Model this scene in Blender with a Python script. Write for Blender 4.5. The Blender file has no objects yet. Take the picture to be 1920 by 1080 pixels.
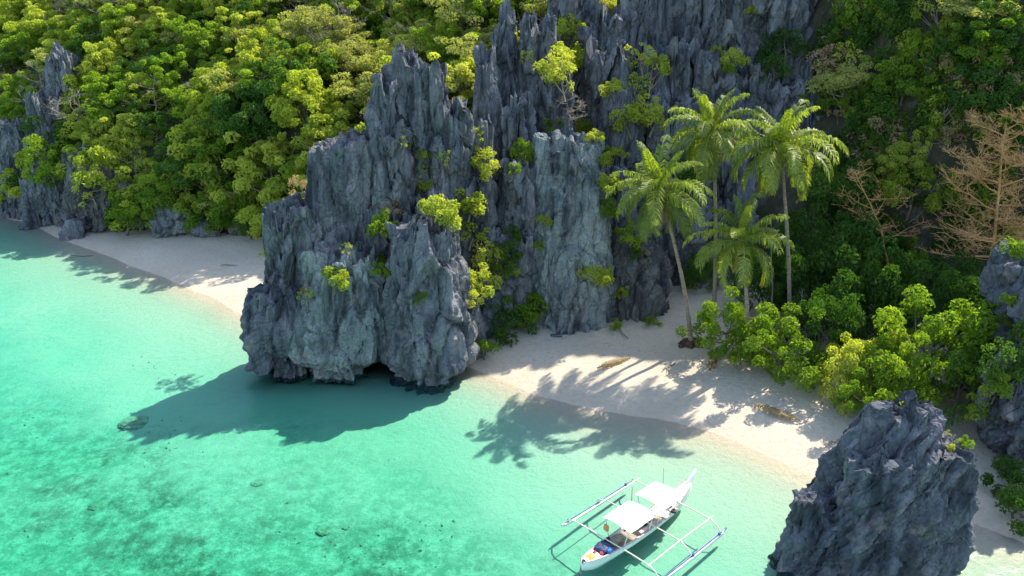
import bpy, math, random
import numpy as np
from mathutils import Vector, Matrix, Quaternion

R = math.radians
sc = bpy.context.scene
COL = sc.collection
rnd = random.Random(7)

# ------------------------------------------------------------------ camera, sky, sun, exposure
CAM_H, PITCH, F = 30.0, R(20.0), 1507.0          # metres, radians, focal length in photo pixels (1920 wide)
cam_d = bpy.data.cameras.new('camera')
cam = bpy.data.objects.new('camera', cam_d); COL.objects.link(cam)
cam.location = (0, 0, CAM_H); cam.rotation_euler = (math.pi / 2 - PITCH, 0, 0)
cam_d.sensor_width = 36.0; cam_d.lens = 36.0 * F / 1920; cam_d.clip_start = 0.5; cam_d.clip_end = 3000
sc.camera = cam

SUN = Vector((0.72 * 0.675, 0.694 * 0.675, 0.738)).normalized()      # towards the sun, read from the palm shadows
world = bpy.data.worlds.new('World'); sc.world = world; world.use_nodes = True
wn = world.node_tree
sky = wn.nodes.new('ShaderNodeTexSky'); sky.sky_type = 'NISHITA'; sky.sun_disc = False
sky.sun_elevation = math.asin(SUN.z); sky.sun_rotation = math.atan2(SUN.x, SUN.y)
sky.air_density = 1.0; sky.dust_density = 1.0; sky.ozone_density = 1.5
bg = wn.nodes['Background']; bg.inputs['Strength'].default_value = 0.15
wn.links.new(sky.outputs[0], bg.inputs[0])
sun_d = bpy.data.lights.new('sun', 'SUN'); sun_d.energy = 3.3; sun_d.angle = R(0.55); sun_d.color = (1.0, 0.93, 0.82)
sun = bpy.data.objects.new('sun', sun_d); COL.objects.link(sun)
sun.rotation_euler = SUN.to_track_quat('Z', 'Y').to_euler(); sun.location = (60, 60, 120)
sc.view_settings.view_transform = 'Standard'; sc.view_settings.look = 'None'
sc.view_settings.gamma = 1.0; sc.view_settings.exposure = 1.5; sc.view_settings.use_curve_mapping = False
sc.render.engine = 'CYCLES'
cy = sc.cycles
cy.max_bounces = 7; cy.diffuse_bounces = 3; cy.glossy_bounces = 2; cy.transmission_bounces = 4
cy.transparent_max_bounces = 10; cy.volume_bounces = 0; cy.use_denoising = True
cy.caustics_reflective = False; cy.caustics_refractive = False
sc.render.film_transparent = False

# ------------------------------------------------------------------ pixel helpers (a pixel gives a direction only)
CP, SP = math.cos(PITCH), math.sin(PITCH)
def ray(u, v):
    a = (u - 960) / F; b = (540 - v) / F
    return Vector((a, CP + b * SP, -SP + b * CP))
def at_y(u, v, Y):
    d = ray(u, v); t = Y / d.y
    return Vector((d.x * t, Y, CAM_H + d.z * t))
def at_z(u, v, Z=0.0):
    d = ray(u, v); t = (Z - CAM_H) / d.z
    return Vector((d.x * t, d.y * t, Z))
def project(p):
    x, y, z = p[0], p[1], p[2] - CAM_H
    fw = y * CP - z * SP; up = y * SP + z * CP
    return 960 + F * x / fw, 540 - F * up / fw, fw

# ------------------------------------------------------------------ numpy noise
def _h(ix, iy, iz, s):
    n = (ix * 374761393 + iy * 668265263 + iz * 2147483647 + s * 1274126177) & 0xffffffff
    n = ((n ^ (n >> 13)) * 1274126177) & 0xffffffff
    n = ((n ^ (n >> 16)) * 2246822519) & 0xffffffff
    return ((n ^ (n >> 15)) & 0xffffff) / float(0xffffff)
def vnoise(x, y, z, s=0):
    x = np.asarray(x, float); y = np.asarray(y, float) + 0 * x; z = np.asarray(z, float) + 0 * x
    ix = np.floor(x).astype(np.int64); iy = np.floor(y).astype(np.int64); iz = np.floor(z).astype(np.int64)
    fx = x - ix; fy = y - iy; fz = z - iz
    fx = fx * fx * fx * (fx * (fx * 6 - 15) + 10); fy = fy * fy * fy * (fy * (fy * 6 - 15) + 10); fz = fz * fz * fz * (fz * (fz * 6 - 15) + 10)
    r = 0
    for dx in (0, 1):
        for dy in (0, 1):
            for dz in (0, 1):
                w = (fx if dx else 1 - fx) * (fy if dy else 1 - fy) * (fz if dz else 1 - fz)
                r = r + w * _h(ix + dx, iy + dy, iz + dz, s)
    return r * 2 - 1
def fbm(x, y, z, o=4, s=0):
    r = 0; a = 1; t = 0
    for i in range(o):
        r = r + a * vnoise(x, y, z, s + i * 17); t += a; a *= .5
        x = x * 2.03 + 11.3; y = y * 2.03 + 5.7; z = z * 2.03 + 3.1
    return r / t
def ridged(x, y, z, o=3, s=0):
    r = 0; a = 1; t = 0
    for i in range(o):
        r = r + a * (1 - 2 * np.abs(vnoise(x, y, z, s + i * 13))); t += a; a *= .5
        x = x * 2.1 + 7.3; y = y * 2.1 + 2.7; z = z * 2.1 + 1.1
    return r / t
def worley(x, y, z, s=0):
    ix = np.floor(x).astype(np.int64); iy = np.floor(y).astype(np.int64); iz = np.floor(z).astype(np.int64)
    f1 = np.full(x.shape, 9.0); f2 = np.full(x.shape, 9.0); cid = np.zeros(x.shape)
    for dx in (-1, 0, 1):
        for dy in (-1, 0, 1):
            for dz in (-1, 0, 1):
                cx = ix + dx; cyy = iy + dy; cz = iz + dz
                px = cx + _h(cx, cyy, cz, s); py = cyy + _h(cx, cyy, cz, s + 1); pz = cz + _h(cx, cyy, cz, s + 2)
                d = np.sqrt((px - x) ** 2 + (py - y) ** 2 + (pz - z) ** 2)
                c = _h(cx, cyy, cz, s + 3)
                nearer = d < f1
                f2 = np.where(nearer, f1, np.minimum(f2, d)); cid = np.where(nearer, c, cid); f1 = np.where(nearer, d, f1)
    return f1, f2, cid
def sstep(a, b, x):
    t = np.clip((x - a) / (b - a), 0, 1); return t * t * (3 - 2 * t)

# ------------------------------------------------------------------ object helpers
def mesh_np(name, V, faces, mat=None, smooth=False):
    """V (n,3), faces (m,k) of one size k"""
    V = np.ascontiguousarray(V, np.float32); faces = np.ascontiguousarray(faces, np.int32)
    me = bpy.data.meshes.new(name)
    n, k = faces.shape
    me.vertices.add(len(V)); me.vertices.foreach_set('co', V.ravel())
    me.loops.add(n * k); me.loops.foreach_set('vertex_index', faces.ravel())
    me.polygons.add(n); me.polygons.foreach_set('loop_start', np.arange(0, n * k, k, dtype=np.int32))
    me.polygons.foreach_set('loop_total', np.full(n, k, np.int32))
    me.polygons.foreach_set('use_smooth', np.full(n, bool(smooth)))
    me.update(calc_edges=True)
    if mat: me.materials.append(mat)
    return me
def link(name, me, parent=None, loc=None, rot=None, scale=None):
    o = bpy.data.objects.new(name, me); COL.objects.link(o)
    if parent: o.parent = parent
    if loc is not None: o.location = loc
    if rot is not None: o.rotation_euler = rot
    if scale is not None: o.scale = scale if hasattr(scale, '__len__') else (scale,) * 3
    return o
def tag(o, label=None, cat=None, group=None, kind=None):
    if label: o['label'] = label
    if cat: o['category'] = cat
    if group: o['group'] = group
    if kind: o['kind'] = kind
    return o
def thing(name, label, cat, loc=(0, 0, 0), rot=None, group=None, scale=None):
    return tag(link(name, None, None, loc, rot, scale), label, cat, group)
def attr(me, name, arr):
    a = me.attributes.new(name, 'FLOAT', 'POINT'); a.data.foreach_set('value', np.ascontiguousarray(arr, np.float32))

class MB:
    """collects shapes, builds one mesh object"""
    def __init__(s): s.v = []; s.f = []
    def add(s, V, Fc):
        b = len(s.v); s.v += [tuple(p) for p in V]; s.f += [tuple(i + b for i in q) for q in Fc]; return s
    def box(s, c, d, rz=0.0, M=None):
        V = []
        for z in (-1, 1):
            for x, y in ((-1, -1), (1, -1), (1, 1), (-1, 1)):
                p = Vector((x * d[0] / 2, y * d[1] / 2, z * d[2] / 2))
                if M: p = M @ p
                else: p = Matrix.Rotation(rz, 3, 'Z') @ p
                V.append(Vector(c) + p)
        return s.add(V, [(3, 2, 1, 0), (4, 5, 6, 7), (0, 1, 5, 4), (1, 2, 6, 5), (2, 3, 7, 6), (3, 0, 4, 7)])
    def tube(s, pts, rad, n=8, cap=True):
        pts = [Vector(p) for p in pts]
        if not hasattr(rad, '__len__'): rad = [rad] * len(pts)
        V = []; ref = Vector((0.31, 0.17, 0.93)).normalized()
        for i, p in enumerate(pts):
            t = (pts[min(i + 1, len(pts) - 1)] - pts[max(i - 1, 0)]).normalized()
            if abs(t.dot(ref)) > .97: rr = Vector((1, 0, 0))
            else: rr = ref
            a = t.cross(rr).normalized(); b = t.cross(a)
            for k in range(n):
                an = 2 * math.pi * k / n
                V.append(p + (a * math.cos(an) + b * math.sin(an)) * rad[i])
        Fc = []
        for i in range(len(pts) - 1):
            for k in range(n):
                Fc.append((i * n + k, i * n + (k + 1) % n, (i + 1) * n + (k + 1) % n, (i + 1) * n + k))
        if cap:
            Fc.append(tuple(range(n))); Fc.append(tuple(range((len(pts) - 1) * n, len(pts) * n))[::-1])
        return s.add(V, Fc)
    def mesh(s, name, mat, smooth=False):
        me = bpy.data.meshes.new(name); me.from_pydata(s.v, [], s.f)
        if smooth: me.polygons.foreach_set('use_smooth', [True] * len(me.polygons))
        me.update(); me.materials.append(mat); return me
    def build(s, name, mat, parent=None, smooth=False, **k):
        return link(name, s.mesh(name, mat, smooth), parent, **k)

# ------------------------------------------------------------------ materials
def newmat(name):
    m = bpy.data.materials.new(name); m.use_nodes = True
    nt = m.node_tree; nt.nodes.clear()
    return m, nt, nt.nodes.new('ShaderNodeOutputMaterial')
def N(nt, t, **kw):
    n = nt.nodes.new('ShaderNode' + t)
    for k, v in kw.items():
        if k.startswith('i_'):
            key = k[2:]; key = int(key) if key.isdigit() else key.replace('_', ' ')
            n.inputs[key].default_value = v
        else: setattr(n, k, v)
    return n
def ramp(nt, src, stops):
    r = N(nt, 'ValToRGB'); e = r.color_ramp.elements
    while len(e) < len(stops): e.new(0.5)
    for i, (p, c) in enumerate(stops):
        e[i].position = p; e[i].color = (*c, 1) if hasattr(c, '__len__') else (c, c, c, 1)
    nt.links.new(src, r.inputs[0]); return r.outputs[0]
def mix(nt, fac, a, b, mode='MIX'):
    m = N(nt, 'Mix', data_type='RGBA', blend_type=mode)
    for sck, val in ((m.inputs[0], fac), (m.inputs[6], a), (m.inputs[7], b)):
        if hasattr(val, 'is_linked'): nt.links.new(val, sck)
        else: sck.default_value = val if not hasattr(val, '__len__') else (*val, 1)
    return m.outputs[2]
def coords(nt, scale=(1, 1, 1), kind='Position', rot=(0, 0, 0)):
    if kind == 'Position': src = N(nt, 'NewGeometry').outputs['Position']
    else: src = N(nt, 'TexCoord').outputs[kind]
    mp = N(nt, 'Mapping'); mp.inputs['Scale'].default_value = scale; mp.inputs['Rotation'].default_value = rot
    nt.links.new(src, mp.inputs[0]); return mp.outputs[0]
def noise(nt, co, scale, detail=5, rough=.55, dist=0.0):
    n = N(nt, 'TexNoise'); n.inputs['Scale'].default_value = scale; n.inputs['Detail'].default_value = detail
    n.inputs['Roughness'].default_value = rough; n.inputs['Distortion'].default_value = dist
    nt.links.new(co, n.inputs['Vector']); return n.outputs['Fac']
def bump(nt, h, strength, dist):
    b = N(nt, 'Bump'); b.inputs['Strength'].default_value = strength; b.inputs['Distance'].default_value = dist
    nt.links.new(h, b.inputs['Height']); return b.outputs[0]
def principled(nt, out, col, rough=.8, nrm=None, spec=.3):
    p = N(nt, 'BsdfPrincipled')
    if hasattr(col, 'is_linked'): nt.links.new(col, p.inputs['Base Color'])
    else: p.inputs['Base Color'].default_value = (*col, 1)
    p.inputs['Roughness'].default_value = rough; p.inputs['Specular IOR Level'].default_value = spec
    if nrm: nt.links.new(nrm, p.inputs['Normal'])
    if out: nt.links.new(p.outputs[0], out.inputs[0])
    return p

def rock_mat(name, tilt=0.0, base=(.138, .145, .156), pale=(.36, .362, .355), dark=(.03, .034, .042), warm=(.38, .30, .295), pale_amt=.5):
    m, nt, out = newmat(name)
    cs = coords(nt, (1, 1, .16), rot=(0, tilt, 0)); ci = coords(nt)
    streak = noise(nt, cs, 1.1, 6, .62, .0)
    c = ramp(nt, streak, [(.28, dark), (.44, base), (.60, tuple(.75 * a + .25 * b for a, b in zip(base, pale))), (.78, pale)])
    stain = noise(nt, coords(nt, (1, 1, .07), rot=(0, tilt, 0)), .75, 4, .6)
    c = mix(nt, ramp(nt, stain, [(.50, 0.0), (.62, .85)]), c, dark)
    c = mix(nt, ramp(nt, stain, [(.30, .35), (.40, 0.0)]), c, tuple(.5 * a + .5 * b for a, b in zip(pale, warm)))
    patch = noise(nt, ci, .22, 4, .6)
    c = mix(nt, ramp(nt, patch, [(.46, 0.0), (.70, pale_amt)]), c, pale)
    w = noise(nt, ci, .7, 3, .6)
    c = mix(nt, ramp(nt, w, [(.56, 0.0), (.72, .55)]), c, warm)
    fine = noise(nt, ci, 5.0, 4, .7)
    c = mix(nt, ramp(nt, fine, [(.30, .5), (.55, 0.0)]), c, dark)
    vor = N(nt, 'TexVoronoi', feature='DISTANCE_TO_EDGE'); vor.inputs['Scale'].default_value = .9
    wv = N(nt, 'Vectors' if False else 'Mapping'); wv.inputs['Scale'].default_value = (.8, .8, .2); wv.inputs['Rotation'].default_value = (0, tilt + .12, 0)
    gp = N(nt, 'NewGeometry'); nz = N(nt, 'TexNoise'); nz.inputs['Scale'].default_value = .8; nz.inputs['Detail'].default_value = 2
    nt.links.new(gp.outputs['Position'], nz.inputs['Vector'])
    ad = N(nt, 'VectorMath', operation='ADD'); nt.links.new(gp.outputs['Position'], ad.inputs[0]); nt.links.new(nz.outputs['Color'], ad.inputs[1])
    nt.links.new(ad.outputs[0], wv.inputs[0]); nt.links.new(wv.outputs[0], vor.inputs['Vector'])
    crack = ramp(nt, vor.outputs['Distance'], [(0, 0.0), (.07, 1.0)])
    c = mix(nt, ramp(nt, vor.outputs['Distance'], [(0, .45), (.03, 0.0)]), c, dark)
    s2 = noise(nt, coords(nt, (1, 1, .1), rot=(0, tilt, 0)), 3.2, 6, .7, .0)
    m1 = N(nt, 'Math', operation='MULTIPLY_ADD'); nt.links.new(crack, m1.inputs[0]); m1.inputs[1].default_value = .35; nt.links.new(s2, m1.inputs[2])
    m2 = N(nt, 'Math', operation='MULTIPLY_ADD'); nt.links.new(fine, m2.inputs[0]); m2.inputs[1].default_value = .35; nt.links.new(m1.outputs[0], m2.inputs[2])
    b3n = bump(nt, m2.outputs[0], .9, .3)
    principled(nt, out, c, .9, b3n, .2)
    return m
M = {}
M['rock'] = rock_mat('limestone')
M['rock_pale'] = rock_mat('pale_limestone', base=(.17, .19, .185), pale=(.44, .475, .43), pale_amt=.7)
M['rock_tilt'] = rock_mat('tilted_limestone', tilt=-.5, base=(.115, .127, .145), pale=(.29, .285, .295), pale_amt=.3)
M['rock_brown'] = rock_mat('weathered_limestone', base=(.13, .125, .12), warm=(.27, .20, .15), pale=(.36, .315, .26))

def shore_mat():
    m, nt, out = newmat('coral_sand')
    ci = coords(nt)
    sx = N(nt, 'SeparateXYZ'); nt.links.new(N(nt, 'NewGeometry').outputs['Position'], sx.inputs[0])
    def zr(a, b, c=0.0, d=1.0):
        q = N(nt, 'MapRange'); q.inputs[1].default_value = a; q.inputs[2].default_value = b; q.inputs[3].default_value = c; q.inputs[4].default_value = d
        nt.links.new(sx.outputs[2], q.inputs[0]); return q.outputs[0]
    def mul(a, b):
        q = N(nt, 'Math', operation='MULTIPLY'); nt.links.new(a, q.inputs[0]); nt.links.new(b, q.inputs[1]); return q.outputs[0]
    c = ramp(nt, noise(nt, ci, .12, 3, .5), [(.3, (.535, .445, .33)), (.7, (.61, .52, .40))])
    gr = noise(nt, ci, 2.6, 6, .8); c = mix(nt, ramp(nt, gr, [(.30, .75), (.52, 0.0)]), c, (.37, .30, .225))
    # leaf litter and driftwood crumbs on the dry sand
    deb = mul(ramp(nt, noise(nt, ci, 6.0, 3, .6), [(.60, 0.0), (.66, 1.0)]), ramp(nt, noise(nt, ci, .3, 2, .5), [(.44, 0.0), (.58, .85)]))
    c = mix(nt, mul(deb, zr(.5, .9)), c, (.20, .15, .10))
    c = mix(nt, zr(-.05, .30, .5, 0.0), c, (.47, .39, .285))
    c = mix(nt, zr(-.12, -.45, 0.0, .55), c, (.56, .51, .42))
    # algae and dead coral on the deeper bed
    deep = zr(-.85, -1.3)
    mid = noise(nt, ci, 1.25, 7, .78)
    c = mix(nt, mul(ramp(nt, mid, [(.42, 0.0), (.56, .9)]), deep), c, (.22, .28, .20))
    mid2 = noise(nt, ci, .42, 9, .80)
    far = ramp(nt, noise(nt, ci, .07, 2, .5), [(.38, .12), (.58, 1.0)])
    c = mix(nt, mul(mul(ramp(nt, mid2, [(.48, 0.0), (.60, .9)]), far), deep), c, (.10, .11, .07))
    hh = N(nt, 'Math', operation='MULTIPLY_ADD'); nt.links.new(mid, hh.inputs[0]); hh.inputs[1].default_value = 2.0; nt.links.new(gr, hh.inputs[2])
    principled(nt, out, c, .95, bump(nt, hh.outputs[0], .6, .14), .08); return m
M['sand'] = M['seabed'] = shore_mat()

def hill_mat():
    m, nt, out = newmat('hillside_soil')
    ci = coords(nt)
    n1 = noise(nt, ci, .5, 6, .65); c = ramp(nt, n1, [(.35, (.045, .05, .03)), (.55, (.09, .085, .05)), (.7, (.16, .155, .15))])
    principled(nt, out, c, .95, bump(nt, noise(nt, ci, 1.6, 7, .7), .9, .5), .1); return m
M['hill'] = hill_mat()

def leaf_mat(name, cols, trans=.5, dry=None, gloss=.35):
    """per-leaf tint attribute + per-object random; thin leaves pass light"""
    m, nt, out = newmat(name)
    a = N(nt, 'Attribute', attribute_name='tint'); oi = N(nt, 'ObjectInfo')
    ad = N(nt, 'Math', operation='MULTIPLY_ADD'); nt.links.new(oi.outputs['Random'], ad.inputs[0]); ad.inputs[1].default_value = .55
    h = N(nt, 'Math', operation='MULTIPLY'); nt.links.new(a.outputs['Fac'], h.inputs[0]); h.inputs[1].default_value = .55
    nt.links.new(h.outputs[0], ad.inputs[2])
    k = len(cols); c = ramp(nt, ad.outputs[0], [(i / (k - 1), q) for i, q in enumerate(cols)])
    p = principled(nt, None, c, .55, None, gloss)
    t = N(nt, 'BsdfTranslucent'); tc = mix(nt, 1.0, c, (1.6, 1.7, .42), 'MULTIPLY'); nt.links.new(tc, t.inputs[0])
    ms = N(nt, 'MixShader'); ms.inputs[0].default_value = trans
    nt.links.new(p.outputs[0], ms.inputs[1]); nt.links.new(t.outputs[0], ms.inputs[2]); nt.links.new(ms.outputs[0], out.inputs[0])
    return m
M['leaf_yellow'] = leaf_mat('yellow_green_leaves', [(.20, .26, .025), (.34, .385, .052), (.50, .49, .12)])
M['leaf_green'] = leaf_mat('green_leaves', [(.09, .17, .014), (.175, .27, .022), (.31, .38, .045)])
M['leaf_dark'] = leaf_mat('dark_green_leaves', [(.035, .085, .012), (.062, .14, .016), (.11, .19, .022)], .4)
M['leaf_dry'] = leaf_mat('pale_dry_leaves', [(.28, .27, .09), (.37, .37, .11), (.46, .45, .17)], .4)
M['leaf_brown'] = leaf_mat('tan_dead_leaves', [(.28, .19, .10), (.36, .25, .14), (.42, .31, .19)], .3)
M['palm'] = leaf_mat('palm_leaflets', [(.075, .115, .013), (.19, .245, .03), (.40, .42, .09)], .48, gloss=.6)
M['palm_dry'] = leaf_mat('dry_palm_leaflets', [(.20, .14, .06), (.26, .19, .09), (.3, .23, .12)], .3)

def bark_mat(name, a, b, sc_=(1, 1, .25)):
    m, nt, out = newmat(name)
    c = coords(nt, sc_, 'Object'); n1 = noise(nt, c, 3.5, 6, .65)
    principled(nt, out, ramp(nt, n1, [(.32, a), (.68, b)]), .9, bump(nt, n1, .7, .06), .15); return m
M['bark'] = bark_mat('tree_bark', (.09, .07, .05), (.24, .20, .15))
M['bark_pale'] = bark_mat('bare_pale_bark', (.44, .22, .075), (.66, .40, .165))
M['bark_twig'] = bark_mat('dry_twig_bark', (.20, .15, .11), (.40, .33, .27))
M['bark_tangle'] = bark_mat('brown_twig_bark', (.14, .10, .07), (.28, .205, .14))
M['bark_palm'] = bark_mat('palm_trunk_bark', (.17, .125, .085), (.40, .32, .235), (1, 1, 2.5))
M['root'] = bark_mat('palm_root_fibre', (.05, .028, .018), (.15, .085, .055), (1, 1, 1))

def plain(name, col, rough=.5, var=.15, scale=3.0, spec=.4, metal=0.0):
    m, nt, out = newmat(name)
    n1 = noise(nt, coords(nt, (1, 1, 1), 'Object'), scale, 5, .6)
    c = ramp(nt, n1, [(.3, tuple(x * (1 - var) for x in col)), (.7, tuple(min(1, x * (1 + var * .6)) for x in col))])
    p = principled(nt, out, c, rough, bump(nt, n1, .15, .02), spec); p.inputs['Metallic'].default_value = metal; return m
M['white'] = plain('white_boat_paint', (.80, .78, .75), .45, .12)
M['awning'] = plain('white_awning_cloth', (.82, .83, .82), .8, .05, 1.5)
M['bamboo'] = plain('pale_bamboo', (.74, .68, .52), .6, .2, 6)
M['blue'] = plain('blue_paint', (.05, .09, .26), .45, .3, 5)
M['greyblue'] = plain('worn_float_paint', (.50, .53, .62), .5, .35, 4)
M['deck'] = plain('weathered_deck_wood', (.36, .27, .20), .75, .35, 5)
M['mat_yellow'] = plain('ochre_woven_mat', (.42, .28, .07), .85, .3, 9)
M['red'] = plain('red_cloth', (.42, .06, .05), .8, .25, 6)
M['pink'] = plain('pink_seat_paint', (.66, .42, .38), .6, .25, 6)
M['navy'] = plain('navy_tarpaulin', (.025, .045, .10), .55, .35, 6)
M['bluecrate'] = plain('bright_blue_plastic', (.03, .17, .42), .4, .2, 6)
M['black'] = plain('black_rubber', (.02, .02, .022), .5, .3, 6)
M['orange'] = plain('orange_life_vest_cloth', (.75, .30, .10), .75, .2, 6)

# ------------------------------------------------------------------ terrain
SHX = [-160, -95, -70.8, -58, -47.7, -36.4, -29, -22, -12, -6, -3.2, 1.7, 6.8, 14.5, 18.7, 21.5, 27.3, 31, 45, 160]
SHY = [168, 126, 111, 100.5, 92.5, 83.6, 77, 69.5, 66, 64.5, 61.8, 57.6, 55.2, 51.8, 46.9, 44.0, 41.2, 38, 24, -40]
CLX = [-160, -100, -80, -68, -57.7, -45, -32, -20, -8, 0, 6, 12, 20, 28, 36, 44, 52, 62, 80, 160]
CLY = [200, 135, 121, 112, 104.5, 102, 99, 92, 80, 75, 74, 77, 80, 77, 72, 65.5, 58, 50, 35, -20]
def y_shore(x): return np.interp(x, SHX, SHY) + .5 * vnoise(x * .35, 3.3, 0, 5)
def y_cliff(x): return np.interp(x, CLX, CLY)
def terrain(x, y):
    x = np.asarray(x, float); y = np.asarray(y, float)
    d = (y - y_shore(x)) * .80
    beach = np.where(d > 0, np.where(d < 3, .13 * d, .39 + .095 * (d - 3)), 0)
    beach = np.minimum(beach, 2.2 + .01 * d)
    dd = np.maximum(-d, 0)
    hz = np.exp(-((x + 12) / 16) ** 2)
    bed = -(.05 * np.minimum(dd, 4) + (.03 + .05 * hz) * np.minimum(dd, 9) + .042 * np.clip(dd - 9, 0, 16) + .02 * np.clip(dd - 25, 0, 40))
    lump = fbm(x * .16, y * .16, 0, 4, 31)
    bed = bed + lump * .22 * sstep(4, 20, dd) + .12 * fbm(x * .9, y * .9, 0, 3, 37) * sstep(8, 24, dd)
    z = beach + bed + .07 * fbm(x * .5, y * .5, 0, 3, 9) * sstep(1, 4, d)
    e = y - y_cliff(x) + 2.5 * fbm(x * .09, y * .09, 0, 3, 51)
    right = sstep(22, 40, x)
    k = .64 * (1 - right) + np.interp(x, [20, 38, 50], [2.0, 2.0, 1.5]) * right
    h = (2.5 + 5.5 * (1 - sstep(-26, -14, x))) * sstep(0, 6, e) + k * np.maximum(e, 0)
    cap = np.interp(x, [10, 24, 30, 37, 43, 60, 75], [46, 46, 50, 49, 36, 36, 30])
    h = np.where(h > cap, cap + (h - cap) * .12, h)
    h = h + 2.2 * fbm(x * .12, y * .12, 0, 4, 61) * sstep(2, 12, e)
    return z + np.where(e > 0, h, 0), e, d
def ground_z(x, y): return float(terrain(np.array([x]), np.array([y]))[0][0])

def build_terrain():
    xs = np.concatenate([np.arange(-150, -90, 2.0), np.arange(-90, 62, .62), np.arange(62, 140, 2.0)])
    ys = np.concatenate([np.arange(-60, 22, 2.0), np.arange(22, 150, .62), np.arange(150, 240, 3.0)])
    X, Y = np.meshgrid(xs, ys); Z, E, D = terrain(X, Y)
    V = np.stack([X, Y, Z], -1).reshape(-1, 3)
    nx, ny = len(xs), len(ys)
    i, j = np.meshgrid(np.arange(nx - 1), np.arange(ny - 1)); a = (j * nx + i).ravel()
    Q = np.stack([a, a + 1, a + nx + 1, a + nx], -1)
    ec = E.ravel()[Q].max(1); dc = D.ravel()[Q].mean(1)
    for name, mask, mat in (('seabed', (dc <= .8) & (ec <= .05), 'seabed'), ('beach', (dc > .8) & (ec <= .05), 'sand'), ('hillside', ec > .05, 'hill')):
        q = Q[mask]; used, inv = np.unique(q, return_inverse=True)
        me = mesh_np(name, V[used], inv.reshape(q.shape), M[mat], True)
        tag(link(name, me), kind='structure')
build_terrain()

# ------------------------------------------------------------------ limestone
def rock_mesh(name, base, top, hb, ht, dep_b, dep_t, mat, seed, tp=1.0, z_lo=None, spike=1.0, flute=.6, block=.5, notch=0.0, notch_z=1.0, notch_h=1.3,
              n=72, m=70, shear=0.0, square=3.0, capd=.12, fs=1.0, zst=.12):
    """a fluted karst column: base/top centres, half widths (hb, ht) and half depths; jagged blades on top"""
    mc = max(8, m // 4); ms = m
    th = np.linspace(0, 2 * math.pi, n, endpoint=False)
    z0 = base.z if z_lo is None else z_lo
    t = np.concatenate([np.linspace(0, 1, ms), np.ones(mc)])
    rr = np.concatenate([np.ones(ms), np.linspace(1, 0, mc + 1)[1:]])
    T, TH = np.meshgrid(t, th, indexing='ij'); RR, _ = np.meshgrid(rr, th, indexing='ij')
    c, s_ = np.cos(TH), np.sin(TH)
    sq = (np.abs(c) ** square + np.abs(s_) ** square) ** (-1 / square)
    irr = 1 + .16 * vnoise(c * 1.6 + seed, s_ * 1.6, T * 1.1, seed)
    Z = z0 + (top.z - z0) * T
    tt = np.clip((Z - base.z) / max(top.z - base.z, .1), -.2, 1)
    te = tt ** 1 if True else tt
    ax = base.x + (top.x - base.x) * te; ay = base.y + (top.y - base.y) * te
    tq = np.clip(tt, 0, 1) ** tp; W = hb + (ht - hb) * tq; Dp = dep_b + (dep_t - dep_b) * tq
    rr2 = RR * sq * irr
    if notch: rr2 = rr2 * (1 - notch * np.exp(-((Z - notch_z) / notch_h) ** 2))
    dx, dy = c * W * rr2, s_ * Dp * rr2
    X, Y = ax + dx, ay + dy
    ol = np.sqrt(c ** 2 + s_ ** 2); ox, oy = c / ol, s_ / ol
    sx = X + shear * Z; wz = Z * zst
    wob = .5 * vnoise(X * .5, Y * .5, Z * .25, seed + 5)
    fl = ridged(sx * .62 * fs + wob, Y * .62 * fs + wob, wz, 3, 101)
    f1, f2, cid = worley(sx * .55 * fs + wob, Y * .55 * fs + wob, Z * .22 * fs + wob * .5, 211)
    g1, g2, gid = worley(sx * 1.3 * fs + wob, Y * 1.3 * fs, Z * .5 * fs + wob, 307)
    disp = flute * (fl - .2) + block * (cid - .5) * 1.5 - block * .7 * (1 - sstep(0, .16, f2 - f1)) + block * .45 * (gid - .5) - .25 * block * (1 - sstep(0, .2, g2 - g1))
    fl2 = ridged(sx * 1.9 * fs + wob, Y * 1.9 * fs, Z * zst * 1.2, 2, 131)
    disp = disp + .28 * fl2 + .10 * fbm(X * 2.1, Y * 2.1, Z * .8, 3, 401)
    amp = np.clip(RR * 1.3, 0, 1)
    X = X + ox * disp * amp; Y = Y + oy * disp * amp
    up = sstep(.55, 1.0, T)
    blade = ridged(sx * .8 * fs, Y * .45 * fs, 0 * X, 2, 503) * .75 + ridged(sx * 1.9 * fs, Y * 1.2 * fs, 0 * X, 2, 509) * .45
    blk = worley(sx * .9 * fs, Y * .6 * fs, 0 * X, 521)[2]
    dome = capd * (1 - RR) * min(hb, 3)
    Z = Z + up * (spike * (blade - .35) * .75 + spike * (blk - .6) * 1.1) + dome + .12 * block * fbm(X * .8, Y * .8, Z * .8, 2, 77)
    V = np.stack([X, Y, Z], -1).reshape(-1, 3)
    rows = ms + mc
    i, k = np.meshgrid(np.arange(rows - 1), np.arange(n), indexing='ij')
    a = i * n + k; b = i * n + (k + 1) % n
    Q = np.stack([a, b, b + n, a + n], -1).reshape(-1, 4)
    return mesh_np(name, V, Q, mat, False)
_seed = [10]
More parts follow.
